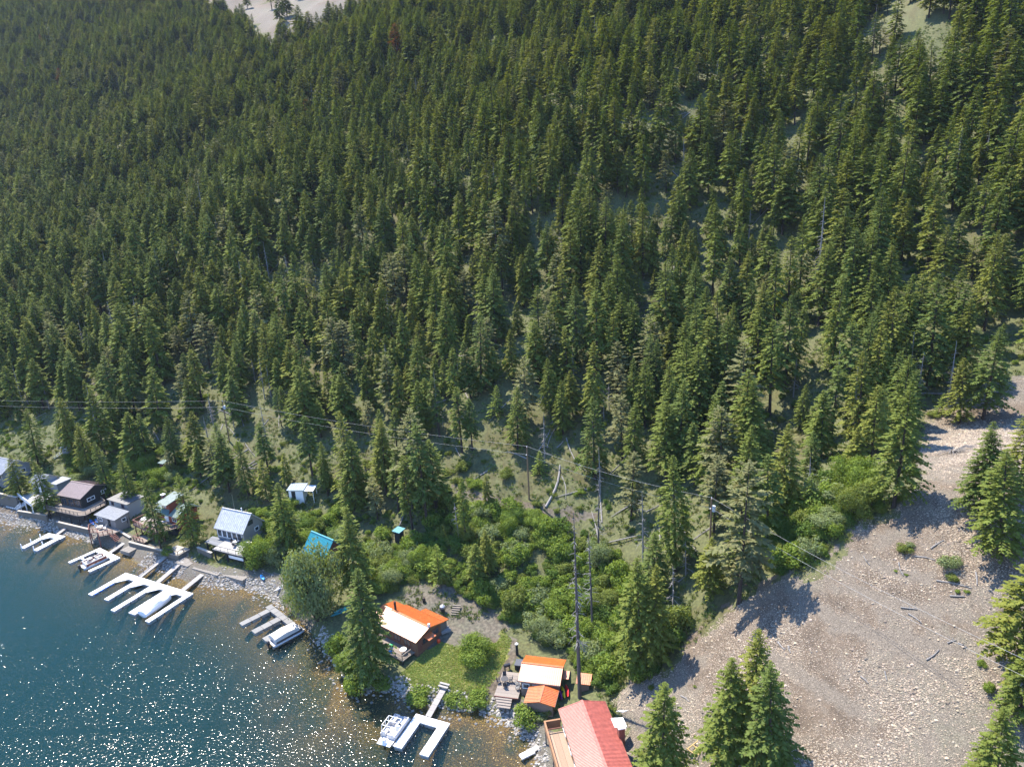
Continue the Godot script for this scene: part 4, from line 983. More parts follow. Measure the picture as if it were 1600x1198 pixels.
# ---------------------------------------------------------------- trees
var firs := []        # [trunk mesh, crown mesh, joined mesh, reference height, reference radius]
var crown_mats := []
var bark: StandardMaterial3D
var bushes := []
var bush_mats := []

func conifer(seed_: int, H: float, R: float, t0: float, count: int, droop: float, leaf: float, shape: float) -> Array:
	var r := RandomNumberGenerator.new()
	r.seed = seed_
	var trunk := S()
	var lean := Vector3(r.randf_range(-0.25, 0.25), 0, r.randf_range(-0.25, 0.25))
	var r0 := H * 0.0145
	trunk.tube([Vector3(0, -0.6, 0), Vector3(0, 0.4, 0), lean * 0.5 + Vector3(0, H * 0.4, 0), lean + Vector3(0, H * 0.97, 0)], [r0 * 1.5, r0, r0 * 0.66, 0.02], 7, false)
	for k in 14:   # bare limbs below and inside the crown
		var y := H * r.randf_range(t0 * 0.45, t0 + 0.3)
		var a := r.randf() * TAU
		var l := R * r.randf_range(0.3, 0.6)
		var base := lean * (y / H) + Vector3(0, y, 0)
		trunk.tube([base, base + Vector3(cos(a) * l, l * 0.1, sin(a) * l)], [0.045, 0.012], 3, false)
	var s := S()
	for i in count:
		var f := (i + r.randf()) / count
		var t := t0 + (1.0 - t0) * pow(f, 0.85)
		var f2 := (t - t0) / (1.0 - t0)
		var L := R * pow(1.0 - f2, shape) * minf(1.0, 0.5 + f2 * 3.5) * r.randf_range(0.55, 1.18) + 0.12
		var az := i * 2.39996 + r.randf_range(-0.5, 0.5)
		var out := Vector3(cos(az), 0, sin(az))
		var side := Vector3(-out.z, 0, out.x)
		var rise := lerpf(-0.12, 0.75, f2 * f2) + r.randf_range(-0.12, 0.12)
		var base := lean * t + Vector3(0, t * H, 0)
		var segs := clampi(int(L / 0.3) + 2, 3, 10)
		var shade := r.randf_range(0.72, 1.22)
		for k in segs:
			var q := (k + 0.75) / segs
			if q < 0.34 and L > 1.2: continue
			var p := base + out * L * q + Vector3(0, rise * L * q - droop * L * q * q, 0)
			var w := clampf(0.34 * L * (1.08 - q * 0.75) + 0.12, 0.16, 0.8) * leaf
			var fwd := (out + Vector3(0, rise - 2.0 * droop * q, 0)).normalized()
			for e in [-1.0, 1.0]:
				var b := r.randf_range(0.7, 1.3) * shade
				s.col = Color(b * r.randf_range(0.9, 1.15), b, b * r.randf_range(0.8, 1.1))
				var ax: Vector3 = (fwd * r.randf_range(0.5, 0.9) + side * e * r.randf_range(0.6, 1.0) + Vector3(0, r.randf_range(-0.4, 0.12), 0)).normalized() * w * r.randf_range(0.75, 1.25)
				var sd: Vector3 = ax.cross(Vector3(r.randf_range(-0.5, 0.5), 1, r.randf_range(-0.5, 0.5))).normalized() * ax.length() * r.randf_range(0.2, 0.32)
				s.kite(p, ax, sd)
			if r.randf() < 0.55:   # hanging or upright tuft
				var ax2 := (fwd * r.randf_range(0.3, 1.0) + Vector3(r.randf_range(-0.4, 0.4), r.randf_range(-0.7, 0.4), r.randf_range(-0.4, 0.4))).normalized() * w * 0.8
				s.kite(p, ax2, ax2.cross(Vector3(r.randf_range(-1, 1), r.randf_range(-0.3, 1), r.randf_range(-1, 1))).normalized() * w * 0.22)
		s.col = Color(shade, shade, shade)
		var tip := base + out * L * 0.85 + Vector3(0, rise * L * 0.85 - droop * L * 0.72, 0)
		s.kite(tip, (out * 0.9 + Vector3(0, rise - droop * 1.6, 0)) * minf(0.5, L * 0.4), side * minf(0.16, L * 0.15))
	s.kite(lean + Vector3(0, H * 0.94, 0), Vector3(0, H * 0.06, 0), Vector3(0.1, 0, 0))
	s.kite(lean + Vector3(0, H * 0.94, 0), Vector3(0, H * 0.06, 0), Vector3(0, 0, 0.1))
	var joined := s.mesh(null, crown_mats[0])
	trunk.mesh(joined, bark)
	return [trunk.mesh(), s.mesh(), joined, H, R]

func make_tree_kinds() -> void:
	bark = mat("bark", Color(0.085, 0.062, 0.048), 0.95, 0.0, grain(41, 0.06, 0.5, 1.0, 256, false, 5), 1.0)
	crown_mats = [leafy("fir_green", Color(0.152, 0.192, 0.04), 0.85), leafy("fir_olive", Color(0.188, 0.21, 0.042), 0.85), leafy("fir_deep", Color(0.118, 0.162, 0.04), 0.85), leafy("pine_grey", Color(0.18, 0.188, 0.085), 0.85), leafy("young_fir", Color(0.18, 0.235, 0.045), 0.85), leafy("rust_fir", Color(0.2, 0.085, 0.035), 0.4)]
	for k in 5: firs.append(conifer(100 + k, 16.0, 3.3 + 0.2 * (k % 3), 0.12 + 0.06 * (k % 3), 135 + 14 * k, 0.26 + 0.1 * (k % 2), 1.3, 0.72 + 0.07 * (k % 3)))
	for k in 2: firs.append(conifer(120 + k, 16.0, 2.6, 0.3, 115, 0.38, 1.2, 0.62))   # slim, long bare trunk
	for k in 2: firs.append(conifer(130 + k, 16.0, 3.6, 0.22, 95, 0.16, 1.15, 0.55))    # open pine
	firs.append(conifer(140, 5.0, 1.5, 0.04, 90, 0.15, 0.75, 0.85))                     # young
	for k in 3: firs.append(conifer(150 + k, 16.0, 3.5, 0.07 + 0.05 * k, 290 + 20 * k, 0.27, 0.8, 0.72 + 0.05 * k))   # the nearest trees, with finer sprays
	for k in 6: bushes.append(leaf_mass(200 + k, [1.0, 0.85, 0.7, 1.05, 0.9, 0.75][k], 3 + k))
	for k in 2: bushes.append(leaf_mass(220 + k, 1.0, 9, 0.5))   # larger trees with leaves of the same size
	bush_mats = [leafy("leaf_bright", Color(0.18, 0.25, 0.045), 0.9), leafy("leaf_olive", Color(0.17, 0.21, 0.05), 0.9), leafy("leaf_willow", Color(0.215, 0.265, 0.12), 0.9), leafy("leaf_deep", Color(0.115, 0.185, 0.04), 0.9)]

func leaf_mass(seed_: int, tall: float, lobes: int, fine := 1.0) -> Array:   # a shrub of radius 1
	var r := RandomNumberGenerator.new()
	r.seed = seed_
	var s := S()
	var stems := S()
	var balls := [[Vector3(0, 0.5 * tall, 0), 0.62]]
	for k in lobes + 4:
		var a := r.randf() * TAU
		var d := r.randf_range(0.25, 0.75)
		balls.append([Vector3(cos(a) * d, r.randf_range(0.3, 0.95) * tall, sin(a) * d), r.randf_range(0.18, 0.42)])
	for b in balls:
		stems.tube([Vector3(0, -0.1, 0), b[0] * Vector3(0.4, 0.5, 0.4), b[0]], [0.035, 0.025, 0.01], 4, false)
		var count := int((1250.0 * b[1] * b[1] + 50) / fine / fine)
		for k in count:
			var n := Vector3(r.randfn(), r.randfn() + 0.25, r.randfn()).normalized()
			var p: Vector3 = b[0] + n * b[1] * Vector3(1, 0.85, 1) * (1.0 - 0.35 * pow(r.randf(), 2.0)) * (1.0 + 0.3 * sin(n.x * 9.0 + seed_) * sin(n.z * 8.0 + n.y * 7.0)) * (1.0 + (0.3 * r.randf() if r.randf() < 0.12 else 0.0))
			if p.y < 0.02: continue
			var sh := r.randf_range(0.7, 1.3)
			s.col = Color(sh * r.randf_range(0.9, 1.15), sh, sh * r.randf_range(0.8, 1.1))
			var ax := (n.cross(Vector3(r.randfn(), r.randfn(), r.randfn())).normalized() + n * r.randf_range(0.0, 0.6)).normalized() * r.randf_range(0.075, 0.14) * fine
			s.kite(p, ax, ax.cross(n + Vector3(r.randfn(), r.randfn(), r.randfn()) * 0.35).normalized() * ax.length() * r.randf_range(0.32, 0.5))
	var joined := s.mesh()
	return [stems.mesh(), joined, joined, tall, 1.0]

func lean_of(x: float, z: float) -> Basis:   # no tree stands quite plumb
	return Basis(Vector3(sin(x * 12.9 + z * 3.1), 0, cos(x * 4.7 - z * 9.3)).normalized(), 0.055 * sin(x * 31.7 + z * 17.3))

func place_fir(x: float, z: float, h: float, rad: float, variant: int, m: int, label: String, group: String) -> void:
	var f: Array = firs[variant]
	var young: bool = f[3] < 8.0
	var o := thing("young_fir" if young else "grey_pine" if m == 3 else "fir_tree", label, "tree", on_ground(x, z), fmod(x * 7.13 + z * 3.7, TAU), group)
	var k: float = rad / f[4]
	o.basis = lean_of(x, z) * Basis(Vector3.UP, fmod(x * 7.13 + z * 3.7, TAU)) * Basis.from_scale(Vector3(k, h / f[3], k))
	part(o, "trunk", f[0], bark)
	part(o, "crown", f[1], crown_mats[m])

const TREE_LABELS := {
	0: "leftmost fir at the bottom edge, beside the red roofed house", 1: "tallest fir of the trio standing on the scree at the bottom edge", 2: "left fir of the trio on the scree at the bottom edge", 3: "right broad fir of the trio on the scree",
	4: "fir in the bottom right corner", 20: "tall grey green pine with thin crown at the left scree edge", 22: "tall fir with bare lower trunk beside the transformer pole", 28: "left of two joined bushy firs at the scree edge above the red roof", 29: "right of two joined bushy firs at the scree edge above the red roof",
	43: "large fir between the lawn house and the willow", 44: "tall fir standing over the teal roof", 46: "fir between the white roofed house and the teal roof", 47: "leaning fir growing through the deck side of the red cabin", 48: "fir between the red cabin and the white roofed house",
	49: "fir in front of the grey house at the left edge", 50: "fir between the white railed terrace and the black house", 51: "fir behind the black house", 52: "fir behind the cream cabin", 10: "tall fir at the tip of the upper scree gully", 18: "tiny young fir at the upper scree edge", 33: "small bright young fir in the middle clearing"}

func look_of(h: float, variant: int, m: int) -> String:   # how one fir differs from the next
	var size := "tall " if h > 16.5 else "short " if h < 10.5 else "medium "
	var tone: String = ["green ", "olive green ", "deep green ", "grey green ", "bright green ", "rust red dying "][m]
	return size + tone + ("slim " if variant == 5 or variant == 6 else "open " if variant == 7 or variant == 8 else "")

func zone(x: float, z: float) -> Array:
	var w := uv_of(x, z)
	if w.y < -30.0 and w.x < 60.0: return ["fir along the %s right edge of the scree" % ("upper" if w.x > 25.0 else "lower"), "firs along the scree edge"]
	if w.y < -10.0: return ["fir on the slope %s the scree" % ("far above" if w.x > 110.0 else "above" if w.x > 75.0 else "just left of") + ("" if w.x <= 75.0 else ", right end" if w.y < -45.0 else ", left end" if w.y > -26.0 else ""), "firs above the scree"]
	if w.y > 95.0 and w.x < 60.0: return ["fir on the slope behind the left lakeside cabins", "firs behind the left cabins"]
	if w.y > 45.0 and w.x < 60.0: return ["fir on the slope behind the white and teal roofs", "firs behind the middle cabins"]
	if w.x < 70.0: return ["fir %s the grassy power line clearing" % ("left of" if w.y > 26.0 else "right of" if w.y < 8.0 else "behind" if w.x > 48.0 else "in front of"), "firs round the clearing"]
	if w.y < 30.0: return ["fir of the dense wood on the %s right slope" % ("upper" if w.x > 120.0 else "middle"), "firs on the right slope"]
	if w.y < 100.0: return ["fir of the wood %s the clearing" % ("high above" if w.x > 110.0 else "just above"), "firs on the middle slope"]
	return ["fir of the dense wood high above the left cabins", "firs on the left slope"]

func build_forest() -> void:
	var spots := []   # x, z, h, r, variant, material
	var taken := {}
	for k in TREES.size():
		var t: Array = TREES[k]
		var kind := int(t[4])
		var variant: int = [10 + k % 3, 5 + k % 2, 7 + k % 2, 9][kind]
		var m: int = [[0, 1, 0, 2][k % 4], [0, 2][k % 2], 3, 4][kind]
		var zl := zone(t[0], t[1])
		var label: String = TREE_LABELS.get(k, look_of(t[2], variant, m) + zl[0])
		place_fir(t[0], t[1], t[2], t[3], variant, m, label, "" if TREE_LABELS.has(k) else zl[1])
		taken[Vector2i(int(floor(t[0] / 6.0)), int(floor(t[1] / 6.0)))] = true
	var scree := PackedVector2Array(SCREE)
	var scar := PackedVector2Array(SCAR)
	var shrubs := PackedVector2Array(SHRUBS)
	var lines_ := []
	for k in POLES.size() - 1: lines_.append([Vector2(POLES[k][0], POLES[k][1]), Vector2(POLES[k + 1][0], POLES[k + 1][1])])
	var v := -90.0
	while v < 1350.0:
		var u := 20.0
		while u < 900.0:
			var far := smoothstep(150.0, 520.0, u + maxf(0.0, v) * 0.7)
			var step := lerpf(5.2, 5.7, far)
			u += step
			var p := ORIGIN + UPHILL * (u + rng.randf_range(-0.5, 0.5) * step) + ALONG * (v + rng.randf_range(-0.5, 0.5) * step)
			var w := uv_of(p.x, p.y)
			var roll := rng.randf()
			var hr := rng.randf()
			var pick := rng.randi()
			if w.y < 40.0 and w.y > -70.0 and inland(w.x, w.y) < 27.0: continue
			if inland(w.x, w.y) < 23.0: continue
			var g := on_ground(p.x, p.y)
			if not on_screen(g, 0.1) and not on_screen(g + Vector3(0, 14, 0), 0.1): continue
			var n := noise_a.get_noise_2d(p.x * 0.8, p.y * 0.8)
			var chance := lerpf(0.84, 0.98, far) + n * 0.45
			chance *= lerpf(0.75 if w.y < 40.0 else 1.05, 1.0, smoothstep(55.0, 95.0, w.x))
			if roll > chance: continue
			if w.y < 20.0 and in_poly(p, scree): continue
			if w.x > 200.0 and in_poly(p, scar) and hr < 0.97: continue
			if w.y < 60.0 and in_poly(p, shrubs): continue
			var skip := taken.has(Vector2i(int(floor(p.x / 6.0)), int(floor(p.y / 6.0))))
			for c in CLEARINGS:
				if absf(c[0] - p.x) < c[2] and Vector2(c[0], c[1]).distance_to(p) < c[2]: skip = true
			if w.x < 70.0:
				for l in lines_:
					if Geometry2D.get_closest_point_to_segment(p, l[0], l[1]).distance_to(p) < 4.5: skip = true
			if skip: continue
			var h := lerpf(9.0, 21.5, pow(hr, 0.8)) * (1.0 + 0.25 * n) * lerpf(0.95, 0.9, far)
			if pick % 6 == 0: h *= 0.55
			var variant := pick % 5
			if pick % 7 == 0: variant = 5 + pick % 2
			elif pick % 13 == 0: variant = 7 + pick % 2
			elif pick % 17 == 0 and h < 9.0: variant = 9
			var f: Array = firs[variant]
			var rad: float = maxf(1.0, h * f[4] / f[3] * rng.randf_range(0.95, 1.35) * lerpf(1.0, 1.3, far))
			var m: int = 3 if variant == 7 or variant == 8 else [0, 1, 2, 0][pick / 7 % 4]
			if pick % 611 == 0: m = 5
			spots.append([p.x, p.y, h, rad, variant, m, h / g.distance_to(cam.position)])
		v += lerpf(5.2, 5.7, smoothstep(150.0, 520.0, v * 0.7))
	spots.sort_custom(func(a, b): return a[6] > b[6])
	print("forest ", spots.size())
	var own := 225
	for k in mini(own, spots.size()):
		var t: Array = spots[k]
		var zl := zone(t[0], t[1])
		if k < 110 and t[4] < 5: t[4] = 10 + k % 3
		place_fir(t[0], t[1], t[2], t[3], t[4], t[5], look_of(t[2], t[4], t[5]) + zl[0], zl[1])
	var wood := Node3D.new()
	wood.name = "distant_forest"
	add_child(wood)
	tag(wood, "dense conifer forest covering the far mountain slope", "", "", "stuff")
	# bare grey snags and deadfall among the far trees
	var r := RandomNumberGenerator.new()
	r.seed = 61
	var bare := S()
	bare.tube([Vector3(0, -0.5, 0), Vector3(0.1, 5, 0), Vector3(0.2, 10, 0.1)], [0.16, 0.12, 0.03], 5, false)
	for k in 34:
		var y := r.randf_range(1.5, 9.5)
		var a := r.randf() * TAU
		var l := (1.1 - y * 0.075) * r.randf_range(0.8, 1.9)
		bare.tube([Vector3(0.02 * y, y, 0), Vector3(cos(a) * l, y - l * r.randf_range(0.0, 0.5), sin(a) * l)], [0.05, 0.012], 3, false)
	var trunk := S().tube([Vector3(0, 0.1, 0), Vector3(0, 0.16, 4), Vector3(0.2, 0.1, 8)], [0.17, 0.13, 0.06], 5)
	for k in 5: trunk.tube([Vector3(0, 0.12, 2.0 + k), Vector3(r.randf_range(-0.8, 0.8), 0.5, 2.6 + k)], [0.04, 0.01], 3, false)
	var silver := mat("dead_wood", Color(0.34, 0.32, 0.3), 0.9, 0.0, grain(42, 0.05, 0.6, 1.0, 256, false, 5), 0.8)
	for kind in 2:
		var list := []
		for k in 2600:
			var u := 34.0 + 330.0 * pow(r.randf(), 1.3)
			var v2 := r.randf_range(-70.0, 420.0)
			var p := ORIGIN + UPHILL * u + ALONG * v2
			var roll := r.randf()
			var turn := r.randf() * TAU
			var size := r.randf_range(0.6, 1.3)
			if list.size() >= (230 if kind == 0 else 420): break
			if in_poly(p, scree) or in_poly(p, shrubs) or noise_a.get_noise_2d(p.x * 0.6 + 500.0, p.y * 0.6) < roll * 0.5 - 0.2: continue
			var g := on_ground(p.x, p.y)
			if not on_screen(g): continue
			var b := Basis(Vector3.UP, turn) * Basis.from_scale(Vector3(1, size, 1) if kind == 0 else Vector3(1, 1, size))
			if kind == 1:
				var along := Basis(Vector3.UP, turn) * Vector3.BACK
				var e := on_ground(p.x + along.x * 8.0 * size, p.y + along.z * 8.0 * size)
				b = Basis.looking_at(-(e - g), Vector3.UP) * Basis.from_scale(Vector3(1, 1, size))
			list.append(Transform3D(b, g))
		var mm := MultiMesh.new()
		mm.transform_format = MultiMesh.TRANSFORM_3D
		mm.mesh = (bare if kind == 0 else trunk).mesh()
		mm.instance_count = list.size()
		for k in list.size(): mm.set_instance_transform(k, list[k])
		var o := MultiMeshInstance3D.new()
		o.name = "bare_snags" if kind == 0 else "deadfall"
		o.multimesh = mm
		o.material_override = silver
		wood.add_child(o, true)
		o.set_meta("kind", "stuff")
	var per := {}
	for k in range(own, spots.size()):
		var t: Array = spots[k]
		if not per.has(t[4]): per[t[4]] = []
		per[t[4]].append(t)
	for variant in per:
		var list: Array = per[variant]
		var f: Array = firs[variant]
		var mm := MultiMesh.new()
		mm.transform_format = MultiMesh.TRANSFORM_3D
		mm.use_colors = true
		mm.mesh = f[2]
		mm.instance_count = list.size()
		for k in list.size():
			var t: Array = list[k]
			var s: float = t[3] / f[4]
			var b := lean_of(t[0], t[1]) * Basis(Vector3.UP, fmod(t[0] * 7.13 + t[1] * 3.7, TAU)) * Basis.from_scale(Vector3(s, t[2] / f[3], s))
			mm.set_instance_transform(k, Transform3D(b, on_ground(t[0], t[1])))
			var c: Color = mats[["fir_green", "fir_olive", "fir_deep", "pine_grey", "young_fir", "rust_fir"][t[5]]].albedo_color.srgb_to_linear()
			var base: Color = mats["fir_green"].albedo_color.srgb_to_linear()
			var j := 0.85 + 0.3 * fmod(absf(t[0] * 1.7 + t[1] * 2.3), 1.0)
			mm.set_instance_color(k, Color(c.r / base.r * j, c.g / base.g * j, c.b / base.b * j))
		var o := MultiMeshInstance3D.new()
		o.name = "conifers"
		o.multimesh = mm
		wood.add_child(o, true)
		o.set_meta("kind", "stuff")

func place_bush(x: float, z: float, rad: float, asp: float, kind: int, k: int, label: String, group: String) -> void:
	var b: Array = bushes[k % 6 if rad < 2.9 else 6 + k % 2]
	var o := thing("willow_bush" if kind == 2 else "leafy_bush", label, "bush", on_ground(x, z, 0.05), fmod(x * 5.1 + z * 9.7, TAU), group)
	o.scale = Vector3(rad, rad * asp, rad)
	part(o, "stems", b[0], bark)
	part(o, "foliage", b[1], bush_mats[kind if kind < 3 else 3])

const BUSH_LABELS := {0: "large round dark green tree on the right side of the lawn", 1: "bush on the bank left of the lawn gangway", 2: "bush on the bank just right of the lawn gangway", 3: "rounded bush at the right end of the lawn bank", 4: "rounded bush in front of the orange annex", 5: "small bush between the annex and the red roof", 6: "small grey green bush by the annex corner", 7: "largest silvery willow overhanging the grey dock", 8: "silvery willow at the head of the small beach", 9: "shore bush right of the big willow", 10: "tall bright shore bush below the large lawn fir", 11: "bush at the waterline under the large lawn fir", 12: "low bush between the lawn fir and the lawn", 13: "yellow green tree at the right end of the boathouse", 14: "grey green tree just right of the boathouse tree", 15: "green bush under the high red deck", 16: "broad grey green thicket at the upper left scree edge", 17: "small bush standing alone on the upper scree", 19: "twiggy bush on the right part of the scree"}

func build_bushes() -> void:
	for k in BUSHES.size():
		var b: Array = BUSHES[k]
		var w := uv_of(b[0], b[1])
		var zl: String = ("large " if b[2] > 2.6 else "small " if b[2] < 1.6 else "") + ["bright green shrub", "olive shrub", "grey green shrub"][int(b[4])] + (" on the scree" if w.y < -28.0 else " above" if w.x > 45.0 else " below") + ("" if w.y < -28.0 else " the power line, ") + ("" if w.y < -28.0 else "right of the clearing" if w.y < 5.0 else "in the clearing" if w.y < 32.0 else "above the teal roof" if w.y < 75.0 else "behind the left cabins")
		place_bush(b[0], b[1], b[2], b[3], int(b[4]), k, BUSH_LABELS.get(k, zl), "" if BUSH_LABELS.has(k) else "shrubs on the lower slope")
	var n := 0
	for area in [[SHRUBS, 2.8, "shrub in the thicket above the orange roofs", "thicket above the orange roofs", 0.84], [SHRUBSB, 2.8, "shrub in the thicket along the scree edge", "thicket at the scree edge", 0.8], [SHRUBSC, 3.0, "shrub between the white and teal roofs", "thicket by the teal roof", 0.8], [SHRUBSD, 4.4, "shrub on the slope behind the black house", "thicket behind the black house", 0.75]]:
		var poly := PackedVector2Array(area[0])
		var lo := poly[0]
		var hi := poly[0]
		for p in poly:
			lo = lo.min(p); hi = hi.max(p)
		var step: float = area[1]
		var y := lo.y
		while y < hi.y:
			var x := lo.x
			while x < hi.x:
				x += step
				var p := Vector2(x, y) + Vector2(rng.randf_range(-1.2, 1.2), rng.randf_range(-1.2, 1.2))
				var roll := rng.randf()
				var rad := rng.randf_range(1.7, 3.2)
				if roll > area[4] or not in_poly(p, poly): continue
				var g := on_ground(p.x, p.y)
				if not on_screen(g): continue
				n += 1
				var kind: int = [0, 0, 3, 1, 0, 2][n % 6]
				var f := (p.x - lo.x) / (hi.x - lo.x)
				var label: String = ("large " if rad > 2.7 else "small " if rad < 2.1 else "") + ["bright green ", "olive ", "grey green ", "dark green "][kind] + area[2] + (", left part" if f < 0.33 else ", right part" if f > 0.66 else ", middle part")
				place_bush(p.x, p.y, rad, rng.randf_range(0.75, 1.25), kind, n, label, area[3])
			y += step
	print("bushes ", n)
	# low undergrowth scattered over the slope
	var w := Node3D.new()
	w.name = "undergrowth"
	add_child(w)
	tag(w, "low shrubs and saplings scattered over the slope", "", "", "stuff")
	for kind in 3:
		var list := []
		for k in 2400:
			var u := 20.0 + 170.0 * pow(rng.randf(), 1.5)
			var v := rng.randf_range(-60.0, 300.0)
			var p := ORIGIN + UPHILL * u + ALONG * v
			var g := on_ground(p.x, p.y)
			var roll := rng.randf()
			if noise_a.get_noise_2d(p.x + 300.0, p.y) + 0.15 < roll * 0.35 or not on_screen(g): continue
			if in_poly(p, PackedVector2Array(SCREE)): continue
			list.append(Transform3D(Basis(Vector3.UP, roll * 60.0).scaled(Vector3.ONE * rng.randf_range(0.35, 1.1)), g))
		for area in [[SHRUBS, 170], [SHRUBSB, 60], [SHRUBSC, 60], [SHRUBSD, 70]]:
			var poly := PackedVector2Array(area[0])
			var tries := 0
			var got := 0
			while got < area[1] and tries < 6000:
				tries += 1
				var base := poly[rng.randi() % poly.size()].lerp(poly[rng.randi() % poly.size()], rng.randf())
				var p := base + Vector2(rng.randf_range(-3.0, 3.0), rng.randf_range(-3.0, 3.0))
				if not in_poly(p, poly): continue
				got += 1
				list.append(Transform3D(Basis(Vector3.UP, rng.randf() * TAU).scaled(Vector3(1.0, 0.8, 1.0) * rng.randf_range(0.8, 1.7)), on_ground(p.x, p.y, 0.1)))
		var mm := MultiMesh.new()
		mm.transform_format = MultiMesh.TRANSFORM_3D
		mm.mesh = bushes[kind * 2][1]
		mm.instance_count = list.size()
		for k in list.size(): mm.set_instance_transform(k, list[k])
		var o := MultiMeshInstance3D.new()
		o.name = "shrubs"
		o.multimesh = mm
		o.material_override = bush_mats[[0, 1, 3][kind]]
		w.add_child(o, true)
		o.set_meta("kind", "stuff")

# ---------------------------------------------------------------- dead trees and fallen logs
func build_dead_wood() -> void:
	var grey := mat("dead_wood", Color(0.34, 0.32, 0.3), 0.9, 0.0, grain(42, 0.05, 0.6, 1.0, 256, false, 5), 0.8)
	var dark := mat("dead_bark", Color(0.14, 0.12, 0.11), 0.9, 0.0, grain(42, 0.05, 0.6, 1.0, 256, false, 5), 0.8)
	var special := {0: "tallest bare dead trunk behind the red roofed house", 1: "dead trunk with broken limbs below the clearing", 2: "thin dead trunk right of the tallest dead trunk", 3: "silver dead tree with drooping limbs left of the tall bare trunk fir", 4: "small silver snag left of the thicket", 5: "grey snag at the upper tip of the scree", 6: "tall silver snag with many limbs on the upper right slope", 12: "white snag near the right edge of the wood"}
	for k in SNAGS.size():
		var t: Array = SNAGS[k]
		var r := RandomNumberGenerator.new()
		r.seed = 500 + k
		var h: float = t[2]
		var o := thing("dead_tree", special.get(k, ("tall " if t[2] > 12.0 else "short " if t[2] < 9.0 else "") + "grey dead snag beside " + zone(t[0], t[1])[0].replace("fir of", "firs of").replace("fir ", "firs ")), "dead tree", on_ground(t[0], t[1]), 0.0, "" if special.has(k) else "dead snags in the wood")
		var lean := Vector3(r.randf_range(-0.5, 0.5), 0, r.randf_range(-0.3, 0.3))
		var r0 := 0.08 + h * 0.0075
		part(o, "trunk", S().tube([Vector3(0, -0.5, 0), lean * 0.4 + Vector3(0, h * 0.5, 0), lean + Vector3(0, h, 0)], [r0, r0 * 0.7, 0.04], 7), dark if k in [0, 1, 2] else grey)
		var s := S()
		var count := int(h * 2.6)
		for i in count:
			var f := r.randf_range(0.2 if k > 2 else 0.3, 0.97)
			var y := f * h
			var a := r.randf() * TAU
			var l := (1.0 - f * 0.75) * r.randf_range(0.8, 2.6)
			var p := lean * f + Vector3(0, y, 0)
			var d := Vector3(cos(a), 0, sin(a))
			var mid := p + d * l * 0.55 + Vector3(0, -l * r.randf_range(0.0, 0.2), 0)
			var tip := p + d * l + Vector3(0, -l * r.randf_range(0.1, 0.6), 0)
			s.tube([p, mid, tip], [0.055, 0.04, 0.012], 4, false)
			if l > 1.2:
				for e in 2: s.tube([mid, mid + (d.rotated(Vector3.UP, r.randf_range(-1.0, 1.0)) + Vector3(0, r.randf_range(-0.5, 0.2), 0)) * l * 0.35], [0.03, 0.01], 3, false)
		tag(part(o, "branches", s, grey), "", "", "", "stuff")
	for k in LOGS.size():
		var t: Array = LOGS[k]
		var a := on_ground(t[0], t[1]) + Vector3(0, 0.12, 0)
		var b := on_ground(t[2], t[3]) + Vector3(0, 0.12, 0)
		var scree: bool = k >= 13 and k < 30
		var o := thing("fallen_log", ("bleached driftwood log lying on the scree" if scree else "bleached fallen log lying on the grassy slope") if k > 0 else "thickest leaning fallen log in the clearing", "log", a, 0.0, "logs on the scree" if scree else "fallen logs on the slope")
		var r := RandomNumberGenerator.new()
		r.seed = 900 + k
		var d := b - a
		var side := d.cross(Vector3.UP).normalized() * d.length() * r.randf_range(-0.09, 0.09)
		var r0 := (0.32 if k == 0 else 0.1 + 0.05 * r.randf()) if not scree else 0.07 + 0.05 * r.randf()
		var pts := [Vector3.ZERO]
		var rad := [r0]
		for i in range(1, 6):
			var f := i / 5.0
			var p := a + d * f + side * sin(f * PI)
			p.y = maxf(ground(p.x, p.z) + r0 * 0.7, lerpf(a.y, b.y, f))
			pts.append(p - a)
			rad.append(r0 * (1.0 - 0.5 * f))
		part(o, "trunk", S().tube(pts, rad, 6), grey)
		for i in 2:
			var f := r.randi_range(2, 4)
			part(o, "stub", S().tube([pts[f], pts[f] + Vector3(r.randf_range(-0.5, 0.5), r.randf_range(0.1, 0.4), r.randf_range(-0.5, 0.5))], [r0 * 0.45, r0 * 0.2], 4), grey)
	var pile := thing("brush_pile", "silver fan of dead branches on the upper scree", "brush pile", on_ground(65.6, -98.2))
	var r2 := RandomNumberGenerator.new()
	r2.seed = 77
	for k in 46:
		var a2 := r2.randf_range(-1.2, 1.4)
		var p2 := Vector3(sin(a2) * 0.4, 0.2, cos(a2) * 0.4)
		var e2 := Vector3(sin(a2) * r2.randf_range(2.0, 3.6), 0, cos(a2) * r2.randf_range(2.0, 3.4))
		var w2 := pile.position + e2
		e2.y = ground(w2.x, w2.z) - pile.position.y + r2.randf_range(0.05, 0.6)
		part(pile, "branch", S().tube([p2, (p2 + e2) / 2.0 + Vector3(0, r2.randf_range(0.1, 0.5), 0), e2], [0.05, 0.04, 0.015], 4, false), grey)

# ---------------------------------------------------------------- stones and grass
func stone(seed_: int) -> ArrayMesh:
	var r := RandomNumberGenerator.new()
	r.seed = seed_
	var s := S()
	var ring := []
	for k in 6:
		var a := TAU * k / 6.0 + r.randf_range(-0.3, 0.3)
		ring.append([Vector3(cos(a), -0.3, sin(a)) * r.randf_range(0.75, 1.0), Vector3(cos(a) * 0.7, r.randf_range(0.25, 0.6), sin(a) * 0.7) * r.randf_range(0.7, 1.0)])
	var top := Vector3(r.randf_range(-0.2, 0.2), r.randf_range(0.5, 0.7), r.randf_range(-0.2, 0.2))
	for k in 6:
		var m := (k + 1) % 6
		s.quad(ring[m][0], ring[k][0], ring[k][1], ring[m][1])
		s.tri(ring[m][1], ring[k][1], top)
	return s.mesh()

